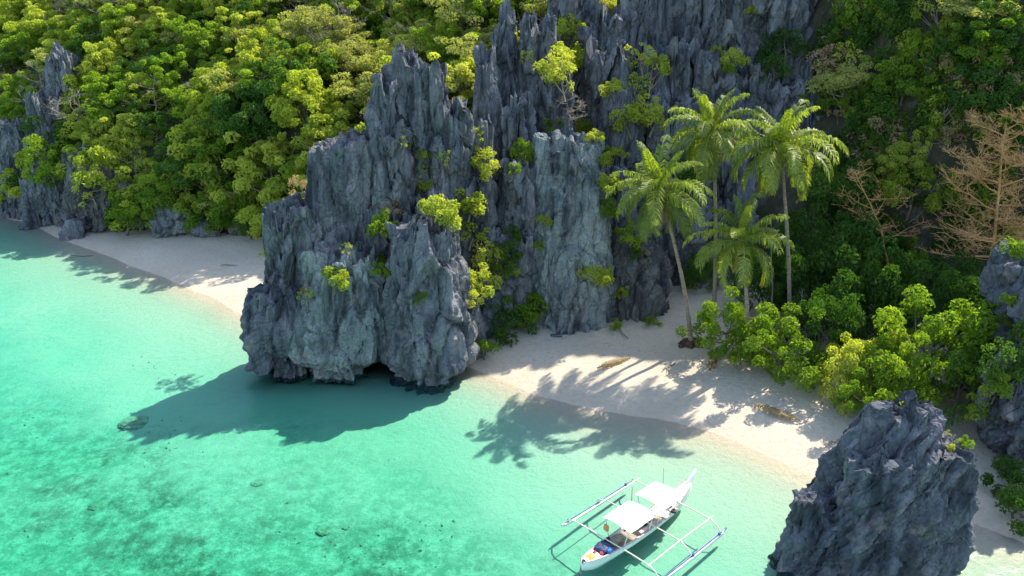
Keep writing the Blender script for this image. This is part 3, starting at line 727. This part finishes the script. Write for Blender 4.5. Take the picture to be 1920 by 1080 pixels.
# bushes along the back of the right beach: (u, v of the foot, width px, height px, kind, label)
for (u, vb, w, hp, k, lab) in (
    (1352, 668, 120, 105, 'bush_g', 'rounded bright green bush beside the shortest palm'),
    (1455, 712, 170, 125, 'bush_g', 'glossy light green bush spreading over the sand below the palms'),
    (1428, 690, 100, 70, 'bush_g', 'low green bush at the sand edge below the palms'),
    (1585, 745, 130, 130, 'bush_y', 'yellow tipped bush at the back of the shaded sand'),
    (1725, 752, 225, 185, 'bush_g', 'largest broad sunlit bush between the beach and the shaded cliff'),
    (1625, 790, 130, 105, 'bush_g', 'small bright bush just behind the sea stack'),
    (1660, 760, 140, 130, 'bush_g', 'green bush between the yellow tipped bush and the sea stack'),
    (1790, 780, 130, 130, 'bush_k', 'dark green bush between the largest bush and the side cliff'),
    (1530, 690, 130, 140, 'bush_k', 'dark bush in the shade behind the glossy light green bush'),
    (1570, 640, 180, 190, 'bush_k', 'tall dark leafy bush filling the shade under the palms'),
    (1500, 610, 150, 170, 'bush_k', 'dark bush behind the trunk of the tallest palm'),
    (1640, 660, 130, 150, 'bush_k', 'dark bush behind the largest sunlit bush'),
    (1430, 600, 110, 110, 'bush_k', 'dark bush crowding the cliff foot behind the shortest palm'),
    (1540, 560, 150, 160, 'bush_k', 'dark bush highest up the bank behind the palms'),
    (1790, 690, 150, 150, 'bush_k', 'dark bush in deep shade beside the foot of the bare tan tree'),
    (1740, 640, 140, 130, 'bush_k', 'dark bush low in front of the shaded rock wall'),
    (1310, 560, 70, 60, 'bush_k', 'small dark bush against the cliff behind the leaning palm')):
    g = at_z(u, vb, 1.2); dist = (g - Vector((0, 0, CAM_H))).length; s = w * .5 * dist / F / 1.1
    g.z = ground_z(g.x, g.y)
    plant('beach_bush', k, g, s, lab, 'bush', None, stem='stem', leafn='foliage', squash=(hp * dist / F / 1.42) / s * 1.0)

# ------------------------------------------------------------------ coconut palms
def frond_mesh(seed, elev, length=4.6, mat='palm', droop=1.0, pairs=58):
    rg = random.Random(seed); n = 16; pts = []; p = Vector((0, 0, 0)); a = elev
    for i in range(n + 1):
        pts.append((p.copy(), a)); s = i / n
        a -= droop * (.045 + .13 * s); p = p + Vector((math.cos(a), 0, math.sin(a))) * length / n
    b = MB(); b.tube([q[0] for q in pts], [.055 * (1 - .85 * i / n) + .006 for i in range(n + 1)], 5)
    nv = len(b.v); tint = [.8] * nv
    V = list(b.v); Q = list(b.f)
    tear = 0
    for k in range(pairs):
        if tear <= 0 and rg.random() < .05: tear = rg.randint(1, 2)
        tear -= 1
        if tear >= 0: continue
        gj = rg.uniform(-.22, .22)
        s = .10 + .90 * (k + rg.uniform(-.2, .2)) / pairs; s = min(max(s, .08), .995); f = s * n; i = min(int(f), n - 1); fr = f - i
        o = pts[i][0].lerp(pts[i + 1][0], fr); an = pts[i][1]
        T = Vector((math.cos(an), 0, math.sin(an))); U = Vector((-math.sin(an), 0, math.cos(an)))
        ll = length * .225 * (math.sin(math.pi * min(1, s * .86 + .10)) ** .6) * rg.uniform(.85, 1.1) * (.55 if s > .95 else 1)
        w = .052 * (.6 + .5 * math.sin(math.pi * s))
        for sd in (-1, 1):
            dirv = (Vector((0, sd, 0)) * .80 + T * (.42 + .4 * s + gj) + U * rg.uniform(-.1, .25)).normalized()
            dn = (dirv * .7 + Vector((0, 0, -1.1 - .7 * rg.random()))).normalized()
            m1 = o + dirv * ll * .5; e1 = m1 + dn * ll * .5
            side = T * w
            c = len(V); V += [tuple(o - side * .6), tuple(o + side * .6), tuple(m1 + side), tuple(m1 - side), tuple(e1 + side * .15), tuple(e1 - side * .15)]
            Q += [(c, c + 1, c + 2, c + 3), (c + 3, c + 2, c + 4, c + 5)]
            tv = min(1, max(0, .36 + rg.uniform(-.36, .36) + .25 * s)); tint += [tv] * 6
    me = bpy.data.meshes.new('frond'); me.from_pydata(V, [], Q); me.update(); me.materials.append(M[mat]); attr(me, 'tint', tint); return me
FR = [frond_mesh(100 + i, R(e), 5.0 * l, droop=dr) for i, (e, l, dr) in enumerate(((82, .8, .45), (66, .95, .7), (52, 1.0, .9), (40, 1.05, 1.0), (28, 1.05, 1.05), (14, 1.05, 1.1), (0, 1.0, 1.1), (-16, .95, 1.0), (-34, .9, .8)))]
FR_DRY = [frond_mesh(130 + i, R(-50 - 12 * i), 3.4, 'palm_dry', .6, 30) for i in range(2)]
FR_FALL = frond_mesh(140, R(6), 3.6, 'palm_dry', .12, 36)
def palm(label, base, crown, bend, seed, scale=1.0, nf=28, r0=.20, dry=2):
    rg = random.Random(seed); gz = ground_z(base.x, base.y); base = Vector((base.x, base.y, gz - .3))
    t = thing('coconut_palm', label, 'palm tree', base)
    n = 44; mid = base.lerp(crown, .5) + bend; pts = []; rad = []
    for i in range(n + 1):
        s = i / n; p = base * (1 - s) ** 2 + mid * 2 * s * (1 - s) + crown * s * s
        pts.append(p - base); rad.append((r0 * (1 - .42 * s) + .13 * math.exp(-s * 22)) * (1 + .07 * (i % 2)))
    b = MB(); b.tube(pts, rad, 10); b.build('trunk', M['bark_palm'], t, True)
    top = pts[-1]; ax = (pts[-1] - pts[-4]).normalized()
    for i in range(nf):
        s = i / (nf - 1); k = min(8, int(s ** .9 * 8.99)); az = i * 2.39996 + rg.uniform(-.25, .25)
        q = Vector((0, 0, 1)).rotation_difference(ax.lerp(Vector((0, 0, 1)), .5).normalized())
        o = link('frond', FR[k], t, top + Vector((0, 0, .12 * (1 - s))))
        o.rotation_mode = 'QUATERNION'; o.rotation_quaternion = q @ Quaternion((0, 0, 1), az) @ Quaternion((0, 1, 0), rg.uniform(-.18, .22)) @ Quaternion((1, 0, 0), rg.uniform(-.35, .35))
        sc_ = scale * rg.uniform(.88, 1.1); o.scale = (sc_, sc_, sc_)
    for i in range(dry):
        o = link('dry_frond', FR_DRY[i % 2], t, top - Vector((0, 0, .2)), (0, 0, rg.uniform(0, 6.28)), scale * .9)
    for i in range(6):
        a = i * 1.05 + rg.random(); c = top + Vector((math.cos(a) * .28, math.sin(a) * .28, -.32 - .12 * rg.random()))
        V = []; Fq = []
        for j in range(5):
            ph = -math.pi / 2 + math.pi * j / 4
            for k in range(7): V.append(c + Vector((math.cos(ph) * math.cos(k * .898) * .13, math.cos(ph) * math.sin(k * .898) * .13, math.sin(ph) * .16)))
        for j in range(4):
            for k in range(7): Fq.append((j * 7 + k, j * 7 + (k + 1) % 7, j * 7 + 7 + (k + 1) % 7, j * 7 + 7 + k))
        MB().add(V, Fq).build('coconut', M['mat_yellow'] if i % 2 else M['bark'], t, True)
    return t
b1 = at_z(1297, 643, 1.3)
palm('leaning coconut palm rising alone from bare sand with exposed dark roots', b1, at_y(1236, 356, 63), Vector((.9, 0, -.4)), 1, 1.03, nf=31, dry=3)
palm('tallest slim coconut palm standing farthest towards the shaded jungle', at_z(1482, 640, 1.6), at_y(1464, 278, 65), Vector((.35, 0, 0)), 2, 1.06, nf=33, dry=4)
palm('coconut palm with its crown against the cliff between the leaning and tallest palms', Vector((18.8, 69.5, 2)), at_y(1336, 246, 68.5), Vector((.5, .2, 0)), 3, .97, nf=29, dry=3)
palm('shortest coconut palm standing in front of the others among the bushes', at_z(1402, 680, 1.3), at_y(1392, 455, 60.8), Vector((.3, 0, 0)), 4, .95)
# exposed root mound of the leaning palm
rm = MB(); g = Vector((b1.x, b1.y, ground_z(b1.x, b1.y)))
V = []; Fq = []
for j in range(7):
    ph = math.pi / 2 * j / 6
    for k in range(22):
        a = k * 2 * math.pi / 22; rr = math.cos(ph) * (1.15 + .25 * math.sin(k * 2.1) + .15 * math.sin(k * 5.3 + j)); V.append((rr * math.cos(a), rr * math.sin(a) * .8, math.sin(ph) * .75 - .25))
for j in range(6):
    for k in range(22): Fq.append((j * 22 + k, j * 22 + (k + 1) % 22, j * 22 + 22 + (k + 1) % 22, j * 22 + 22 + k))
rt = thing('root_mound', 'dark reddish root mound round the foot of the leaning palm', 'roots', g)
rm.add(V, Fq).build('mound', M['root'], rt)
for k in range(40):
    a = rnd.uniform(0, 6.28); r1 = rnd.uniform(.3, .9)
    MB().tube([(r1 * math.cos(a) * .5, r1 * math.sin(a) * .4, .45), (r1 * 1.1 * math.cos(a), r1 * .9 * math.sin(a), .25), (r1 * 1.5 * math.cos(a + .2), r1 * 1.2 * math.sin(a + .2), -.3)], [.05, .04, .02], 5).build('root', M['root'], rt)

for (u, v, az, lab) in ((1120, 690, .6, 'dry fallen palm frond on the open sand before the cliff foot'), (1500, 790, 2.4, 'dry fallen palm frond in the dappled shade of the bushes'), (1330, 700, 1.2, 'dry fallen palm frond beside the leaning palm')):
    g = at_z(u, v, .8); g.z = ground_z(g.x, g.y) + .25
    t = thing('fallen_frond', lab, 'palm frond', g, (0, 0, az)); link('leaflets', FR_FALL, t)
for i, (u, v, lab) in enumerate(((1165, 634, 'short dark driftwood piece at the foot of the brown cliff'), (1255, 690, 'bleached driftwood branch near the root mound'), (1560, 830, 'driftwood branch on the shaded sand behind the sea stack'), (430, 500, 'driftwood branch on the far beach beside the headland'), (150, 470, 'driftwood branch on the wet sand of the far beach'))):
    g = at_z(u, v, .6); g.z = ground_z(g.x, g.y) + .05; rg = random.Random(i + 70); b = MB()
    L_ = rg.uniform(.8, 1.6); b.tube([(-L_, 0, .03), (-L_ * .3, .1, .08), (L_ * .4, -.06, .10), (L_, .1, .05)], [.05, .08, .07, .03], 7); b.tube([(L_ * .2, 0, .1), (L_ * .5, .35, .25), (L_ * .7, .5, .3)], [.045, .03, .015], 5)
    o = b.build('driftwood', M['bark_twig'], None); o.location = g; o.rotation_euler = (0, 0, rg.uniform(0, 6.28)); tag(o, lab, 'driftwood')

# ------------------------------------------------------------------ bare trees
LEV = [4]
def grow(b, p, d, ln, r, lev, rg, up=.1, flat=1.0, kids=(3, 5)):
    pts = [p]; q = p.copy(); dd = d.copy(); n = 4
    for i in range(n):
        dd = (dd + Vector((rg.uniform(-.28, .28), rg.uniform(-.28, .28), rg.uniform(-.16, .2) + up * .3))).normalized(); q = q + dd * ln / n; pts.append(q.copy())
    b.tube(pts, [max(r * (1 - .6 * i / n), .014) for i in range(n + 1)], 6 if lev < 2 else 4 if lev < 3 else 3)
    if lev >= LEV[0]: return
    for k in range(rg.randint(*kids)):
        s = rg.uniform(.25, 1.0); i = min(int(s * n), n - 1); o = pts[i].lerp(pts[i + 1], s * n - i)
        side = Vector((rg.uniform(-1, 1), rg.uniform(-1, 1), rg.uniform(-.35, .55) * flat)).normalized()
        grow(b, o, (dd * .55 + side * .8).normalized(), ln * rg.uniform(.42, .66), r * .5, lev + 1, rg, up, flat, kids)
def bare_tree(label, base, top, seed, limbs, spread, mat, r0=.16, name='bare_tree', kids=(3, 5), start=.35, mid=Vector((0, 0, 0))):
    rg = random.Random(seed); t = thing(name, label, 'tree', base); n = 10; pts = []
    for i in range(n + 1):
        s = i / n; pts.append((top - base) * s + mid * math.sin(math.pi * s) + Vector((rg.uniform(-.08, .08), rg.uniform(-.08, .08), 0)))
    pts[0] = Vector((0, 0, -.6))
    MB().tube(pts, [r0 * (1 - .75 * i / n) for i in range(n + 1)], 8).build('trunk', M[mat], t, True)
    for k in range(limbs):
        s = start + (1 - start) * (k + rg.random() * .6) / limbs; i = min(int(s * n), n - 1); o = pts[i].lerp(pts[i + 1], min(1, s * n - i))
        a = k * 2.4 + rg.uniform(-.4, .4); ln = spread * (1.15 - .55 * s) * rg.uniform(.8, 1.15)
        b = MB(); grow(b, o, Vector((math.cos(a), math.sin(a) * .8, rg.uniform(.05, .35))).normalized(), ln, r0 * .5 * (1.1 - .6 * s), 1, rg, .05, .7, kids)
        b.build('branch', M[mat], t)
    return t
bare_tree('leafless tan tree with wide flat branches in front of the shaded cliff', at_z(1842, 640, 1.6), at_y(1885, 235, 69), 3, 24, 4.5, 'bark_pale', .21, kids=(5, 6), start=.36)
bare_tree('forked half bare tan tree between the tallest palm and the shaded cliff', at_y(1668, 520, 71), at_y(1600, 318, 71), 5, 9, 3.2, 'bark_pale', .12, mid=Vector((.6, 0, 0)))
p, nrm = hit(1068, 232)
bare_tree('whitish leafless shrub on top of the smooth cliff face', p, p + Vector((-.3, -.5, 2.4)), 8, 9, 1.7, 'bark_twig', .07, name='bare_shrub', start=.1)
p, nrm = hit(1625, 440)
bare_tree('tangle of dry brown branches against the shaded slope', at_y(1700, 480, 75), at_y(1690, 330, 75), 9, 10, 2.6, 'bark_tangle', .09, name='bare_shrub', start=.1)
bare_tree('slender straight bare trunk behind the shortest palm', at_z(1449, 622, 1.6), at_y(1447, 420, 68), 12, 3, 1.2, 'bark_twig', .10, name='slender_tree', start=.8)
bare_tree('leafless grey tree on the upper jungle slope beside yellow crowns', at_y(430, 250, 118), at_y(400, 150, 118), 14, 9, 3.0, 'bark_twig', .12)
bare_tree('leafless tree with curling pale branches above the far beach boulders', at_y(395, 390, 102), at_y(385, 300, 101), 15, 10, 2.8, 'bark_twig', .11)
def bare_copies():
    LEV[0] = 3; src = []
    for sd in (31, 32, 33):
        t = bare_tree('x', Vector((0, 0, 0)), Vector((rnd.uniform(-.5, .5), rnd.uniform(-.5, .5), 5.2)), sd, 9, 3.0, 'bark_twig', .13, start=.25); src.append(t)
    LEV[0] = 4; n = 0; first = set()
    while n < 30:
        x = rnd.uniform(-85, -2); y = rnd.uniform(103, 142); e = float(terrain(np.array([x]), np.array([y]))[1][0])
        if e < 2: continue
        z = ground_z(x, y); u, v, fw = project((x, y, z + 4))
        if v < -20 or v > 420 or u < -20 or u > 950: continue
        k = n % 3; s = rnd.uniform(.8, 1.35); o = src[k]
        if k in first:
            o = src[k].copy(); COL.objects.link(o)
            for ch in src[k].children:
                c = ch.copy(); COL.objects.link(c); c.parent = o
        first.add(k)
        o.location = (x, y, z); o.rotation_euler = (rnd.uniform(0, .3), rnd.uniform(-.2, .2), rnd.uniform(0, 6.28)); o.scale = (s, s, s * rnd.uniform(.9, 1.2))
        lab = ('small ' if s < 1 else 'tall ' if s > 1.2 else '') + 'leafless grey brown tree ' + zone_of(u, v); tag(o, lab, 'tree', lab.replace(' tree ', ' trees ')); n += 1
bare_copies()
p, nrm = hit(572, 395)
p = at_y(572, 388, 70)
plant('dried_bush', 'shrub_d', p, 1.35, 'tan dried bush squeezed beside the left side of the headland', 'bush', None, stem='stem', leafn='foliage', squash=1.3)

# ------------------------------------------------------------------ coral heads and rubble on the seabed
def coral(u, v, w, lab):
    g = at_z(u, v, -1.6); s = w * .5 * (g - Vector((0, 0, CAM_H))).length / F
    _seed[0] += 1; nseg, nr = 28, 12
    th = np.linspace(0, 2 * math.pi, nseg, endpoint=False); ph = np.linspace(-.3, math.pi / 2, nr); PH, TH = np.meshgrid(ph, th, indexing='ij')
    x, y, z = np.cos(PH) * np.cos(TH), np.cos(PH) * np.sin(TH), np.sin(PH); q = _seed[0] * 2.3
    d = 1 + .3 * fbm(x * 1.6 + q, y * 1.6, z * 1.6, 4, 9) + .12 * ridged(x * 4 + q, y * 4, z * 4, 2, 3)
    Vv = np.stack([x * d * s, y * d * s, z * d * s * .16], -1).reshape(-1, 3)
    i, k = np.meshgrid(np.arange(nr - 1), np.arange(nseg), indexing='ij'); a = i * nseg + k; b = i * nseg + (k + 1) % nseg
    tag(link('coral_head', mesh_np('coral_head', Vv, np.stack([a, b, b + nseg, a + nseg], -1).reshape(-1, 4), M['coral']), loc=(g.x, g.y, ground_z(g.x, g.y))), lab[0], 'coral', lab[1])
mm, nt, out = newmat('coral_crust'); n1 = noise(nt, coords(nt), 2.2, 6, .7)
principled(nt, out, ramp(nt, n1, [(.3, (.13, .13, .08)), (.5, (.25, .25, .17)), (.68, (.42, .41, .31))]), .95, bump(nt, n1, .8, .12), .1); M['coral'] = mm
coral(253, 806, 46, ('broad pale topped coral head alone off the shadow of the headland', None))
for (u, v, w) in ((182, 956, 22), (485, 918, 22), (610, 1002, 28)):
    coral(u, v, w, ('small brownish coral head on the deeper mottled seabed', 'coral heads on the mottled seabed'))
def rubble():
    rng = np.random.default_rng(9); Vs = []; Fs = []; c = 0
    x = rng.uniform(-62, 12, 30000); y = rng.uniform(26, 75, 30000); z, e, d = terrain(x, y)
    k = (d < -11) & (fbm(x * .22, y * .22, 0, 4, 93) > .06 + .25 * np.clip((d + 30) / 18, 0, 1))
    x, y, z = x[k][:700], y[k][:700], z[k][:700]
    ico = np.array([(0, 0, 1), (.9, 0, .3), (.28, .85, .35), (-.72, .53, .3), (-.72, -.53, .35), (.28, -.85, .3)], float)
    fi = np.array([(0, 1, 2), (0, 2, 3), (0, 3, 4), (0, 4, 5), (0, 5, 1)])
    for i in range(len(x)):
        s = rng.uniform(.04, .15) * np.array([rng.uniform(.8, 1.4), 1, .55]); a = rng.uniform(0, 6.28); v = ico * (1 + .3 * rng.normal(size=(6, 1))); v[1:, 2] -= .45
        v = v * s; v = np.stack([v[:, 0] * math.cos(a) - v[:, 1] * math.sin(a), v[:, 0] * math.sin(a) + v[:, 1] * math.cos(a), v[:, 2]], -1) + (x[i], y[i], z[i])
        Vs.append(v); Fs.append(fi + c); c += 6
    tag(link('coral_rubble', mesh_np('coral_rubble', np.concatenate(Vs), np.concatenate(Fs), M['coral'])), 'scattered dark coral rubble on the mottled seabed', 'coral', kind='stuff')
rubble()

# ------------------------------------------------------------------ outrigger boat
BA = math.atan2(.69, .72)
BO = Vector((7.9, 40.2, 0)); BR = (0, 0, BA); BM = Matrix.Translation(BO) @ Matrix.Rotation(BA, 4, 'Z')
bt = thing('outrigger_boat', 'white outrigger boat with two pale awnings moored in the clear shallows', 'boat', BO, BR)
def hull_w(x): s = (x + 5.6) / 10.3; return .09 + .55 * max(0, math.sin(math.pi * min(1, max(0, s)) ** .95)) ** .6
def hull_z(x): return .50 + (.055 * max(0, x - .5) ** 2) + .018 * max(0, -x - 1.5) ** 2
def hull():
    xs = [-5.6 + 10.3 * i / 30 for i in range(31)]; V = []; Fq = []
    for x in xs:
        w, z = hull_w(x), hull_z(x); kz = -.28 + max(0, x - 2.6) ** 2 * .16 + max(0, -x - 4.2) ** 2 * .25; kz = min(kz, z - .12)
        for y, zz in ((-w, z), (-w * .93, z * .45 + kz * .3), (-w * .55, kz + .12), (0, kz), (w * .55, kz + .12), (w * .93, z * .45 + kz * .3), (w, z), (w * .86, z), (w * .80, z - .22), (-w * .80, z - .22), (-w * .86, z)): V.append((x, y, zz))
    m = 11
    for i in range(30):
        for k in range(m): Fq.append((i * m + k, i * m + (k + 1) % m, (i + 1) * m + (k + 1) % m, (i + 1) * m + k))
    Fq += [tuple(range(m))[::-1], tuple(30 * m + k for k in range(m))]
    return MB().add(V, Fq)
hl = hull().build('hull', M['white'], bt)
for s in (-1, 1):
    MB().tube([(x, s * (hull_w(x) + .02), hull_z(x) + .02) for x in [-5.5 + .5 * i for i in range(21)]], .035, 5).build('rail', M['pink'], hl)
MB().tube([(4.3, 0, hull_z(4.3) - .1), (4.8, 0, hull_z(4.7) + .15), (5.15, 0, hull_z(5.0) + .35)], [.20, .16, .07], 8).build('prow', M['white'], hl)
for i in range(13):
    x = -3.9 + .42 * i; w = hull_w(x) * .78
    MB().box((x, 0, hull_z(x) - .18), (.39, 2 * w, .035)).build('deck_plank', M['deck'], bt)
fd = MB(); V = []; xs = [2.3 + .24 * i for i in range(10)]
for x in xs: w = hull_w(x) * .9; z = hull_z(x) + .012; V += [(x, -w, z), (x, 0, z + .06), (x, w, z)]
fd.add(V, [(i * 3 + k, i * 3 + 3 + k, i * 3 + 4 + k, i * 3 + 1 + k) for i in range(9) for k in range(2)]).build('fore_deck', M['white'], bt)
V = []; xs = [-5.4 + .22 * i for i in range(6)]; ad = MB()
for x in xs: w = hull_w(x) * .9; z = hull_z(x) + .012; V += [(x, -w, z), (x, 0, z + .03), (x, w, z)]
ad.add(V, [(i * 3 + k, i * 3 + 3 + k, i * 3 + 4 + k, i * 3 + 1 + k) for i in range(5) for k in range(2)]).build('aft_deck', M['white'], bt)
def awning(x0, x1, w, z, sag, side):
    V = []; nx, ny = 9, 9
    a = tag(MB().build('awning', M['awning'], bt)) if False else None
    for i in range(nx):
        for j in range(ny):
            s = i / (nx - 1); t = j / (ny - 1) * 2 - 1
            V.append((x0 + (x1 - x0) * s, t * w + .0, z + .14 * (1 - t * t) - sag * math.sin(math.pi * s) * .5 + .02 * math.sin(s * 9 + t * 4)))
    n = len(V); V += [(p[0], p[1], p[2] - .03) for p in V]; Fq = []
    for i in range(nx - 1):
        for j in range(ny - 1):
            q = (i * ny + j, (i + 1) * ny + j, (i + 1) * ny + j + 1, i * ny + j + 1); Fq += [q, tuple(k + n for k in q[::-1])]
    edge = [i * ny for i in range(nx)] + [(nx - 1) * ny + j for j in range(1, ny)] + [i * ny + ny - 1 for i in range(nx - 2, -1, -1)] + list(range(ny - 2, 0, -1))
    for k in range(len(edge)): p, q = edge[k], edge[(k + 1) % len(edge)]; Fq.append((p, q, q + n, p + n))
    o = MB().add(V, Fq).build('awning', M['awning'], bt, True)
    for xx in (x0 + .1, x1 - .1):
        for s in (-1, 1): MB().tube([(xx, s * hull_w(xx) * .95, hull_z(xx) - .05), (xx, s * w * .86, z + .06)], .03, 6).build('post', M['white'], o)
        MB().tube([(xx, -w * .98, z + .02), (xx, 0, z + .12), (xx, w * .98, z + .02)], .025, 5).build('hoop', M['bamboo'], o)
awning(-2.75, -.30, 1.02, 1.72, .06, 0)
awning(.30, 2.35, 1.08, 1.80, .05, 0)
for s in (-1, 1):
    fl = MB().tube([(-3.5, s * 3.5, .22), (-3.2, s * 3.5, .12), (0, s * 3.5, .08), (2.9, s * 3.5, .13), (3.35, s * 3.5, .30)], [.05, .10, .115, .10, .05], 10).build('float', M['greyblue'], bt, True)
    MB().tube([(-3.1, s * 3.5, .225), (0, s * 3.5, .19), (2.9, s * 3.5, .225)], .035, 6).build('float_stripe', M['blue'], fl)
    for x in (-2.9, -.1, 2.6): MB().tube([(x, s * 3.5, .16), (x, s * 3.5, .33)], .085, 6).build('lashing', M['blue'], fl)
    MB().tube([(-3.35, s * 2.75, .86), (0, s * 2.72, .90), (3.05, s * 2.75, .92)], .034, 6).build('side_pole', M['bamboo'], bt)
for x in (-3.2, -.25, 2.75):
    MB().tube([(x, -3.5, .28), (x, -3.15, .62), (x, -2.75, .80), (x, -1.4, .84), (x, 0, .82), (x, 1.4, .84), (x, 2.75, .80), (x, 3.15, .62), (x, 3.5, .28)], .04, 7).build('crossbeam', M['bamboo'], bt)
MB().tube([(2.5, .55, .7), (2.45, .6, 2.9)], [.018, .008], 5).build('antenna', M['black'], bt)
MB().tube([(-.15, .9, .6), (-.15, .95, 2.6)], [.03, .02], 5).build('flag_pole', M['red'], bt)
MB().tube([(-5.3, .1, .8), (-5.6, .1, .3), (-5.75, .1, -.35)], [.05, .05, .05], 6).build('rudder', M['deck'], bt)
for x in (.5, 1.3, 2.1): MB().box((x, -.55, hull_z(x) + .02), (.5, .34, .06)).build('seat', M['pink'], bt)
MB().box((-.2, -.5, .62), (1.8, .22, .07)).build('bench', M['pink'], bt)
MB().box((-.2, .5, .62), (1.8, .22, .07)).build('bench', M['pink'], bt)
MB().tube([(3.0, .1, hull_z(3) + .05), (3.0, .1, hull_z(3) + .35)], .05, 6).build('bollard', M['black'], bt)
def on_boat(name, label, cat, mb, mat, loc, rz=0.0):
    o = mb.build(name, M[mat], None); o.location = BM @ Vector(loc); o.rotation_euler = (0, 0, BA + rz); return tag(o, label, cat)
def soft(d, seed, n=9, bulge=.25):
    rg = random.Random(seed); V = []; Fq = []
    for j in range(n):
        ph = -math.pi / 2 + math.pi * j / (n - 1)
        for k in range(14):
            a = k * 2 * math.pi / 14; e = .55; cx_ = math.copysign(abs(math.cos(a)) ** e, math.cos(a)); sy = math.copysign(abs(math.sin(a)) ** e, math.sin(a)); cp = abs(math.cos(ph)) ** e
            f = 1 + rg.uniform(-.07, .07); V.append((cx_ * cp * d[0] / 2 * f, sy * cp * d[1] / 2 * f, (math.copysign(abs(math.sin(ph)) ** .7, math.sin(ph)) + 1) * d[2] / 2 * f))
    for j in range(n - 1):
        for k in range(14): Fq.append((j * 14 + k, j * 14 + (k + 1) % 14, j * 14 + 14 + (k + 1) % 14, j * 14 + 14 + k))
    return MB().add(V, Fq)
def dz(x): return hull_z(x) - .165
on_boat('tarpaulin_bundle', 'crumpled navy tarpaulin bundle in the stern of the boat', 'tarpaulin', soft((.95, .8, .42), 1), 'navy', (-3.75, .1, dz(-3.75)), .2)
on_boat('storage_crate', 'bright blue plastic crate beside the navy tarpaulin', 'crate', soft((.42, .36, .34), 2), 'bluecrate', (-3.7, -.34, dz(-3.7) + .08), .1)
on_boat('engine_cover', 'dark brown engine box amid the boat under the rear awning', 'engine box', soft((.9, .55, .45), 3), 'deck', (-2.6, .1, dz(-2.6)))
on_boat('gear_bag', 'black gear bag behind the rear awning', 'bag', soft((.5, .4, .4), 4), 'black', (-3.05, .32, dz(-3.05)))
on_boat('life_vest', 'orange life vest hanging at the corner of the rear awning', 'life vest', soft((.16, .36, .42), 5), 'orange', (-2.85, .62, 1.05))
on_boat('woven_mat', 'ochre woven mat lying on the aft deck', 'mat', soft((.62, .46, .04), 6), 'mat_yellow', (-4.95, 0, hull_z(-4.95) + .025))
on_boat('red_bag', 'small red bag on the white aft deck', 'bag', soft((.22, .16, .14), 7), 'red', (-4.42, .12, hull_z(-4.42) - .02), .5)
on_boat('dark_red_bag', 'dark red bundle beside the small red bag', 'bag', soft((.28, .2, .18), 8), 'red', (-4.2, -.2, hull_z(-4.2) - .04), 1.0)
on_boat('dark_bag', 'dark bag on deck between the two awnings', 'bag', soft((.45, .36, .3), 9), 'black', (.05, -.1, dz(0)), .6)
on_boat('rope_coil', 'dark rope coil by the forward awning', 'rope', soft((.4, .36, .16), 10), 'black', (1.9, -.72, hull_z(1.9) + .06), .3)

#==WATER
def water():
    m, nt, out = newmat('clear_sea_water')
    g = N(nt, 'BsdfGlossy'); g.inputs['Roughness'].default_value = .08
    t = N(nt, 'BsdfTransparent'); fr = N(nt, 'Fresnel'); fr.inputs[0].default_value = 1.2
    ci = coords(nt, (1, 1, 1), rot=(0, 0, .6)); h = noise(nt, ci, 1.3, 5, .6, .6)
    b = bump(nt, h, .6, .10); nt.links.new(b, g.inputs['Normal']); nt.links.new(b, fr.inputs['Normal'])
    ms = N(nt, 'MixShader'); nt.links.new(fr.outputs[0], ms.inputs[0]); nt.links.new(t.outputs[0], ms.inputs[1]); nt.links.new(g.outputs[0], ms.inputs[2])
    nt.links.new(ms.outputs[0], out.inputs['Surface'])
    va = N(nt, 'VolumeAbsorption'); va.inputs['Color'].default_value = (0.0, .922, .765, 1); va.inputs['Density'].default_value = .52
    nt.links.new(va.outputs[0], out.inputs['Volume'])
    b = MB(); b.box((0, 50, -6), (296, 216, 12)); o = b.build('water', m); tag(o, kind='structure')
water()
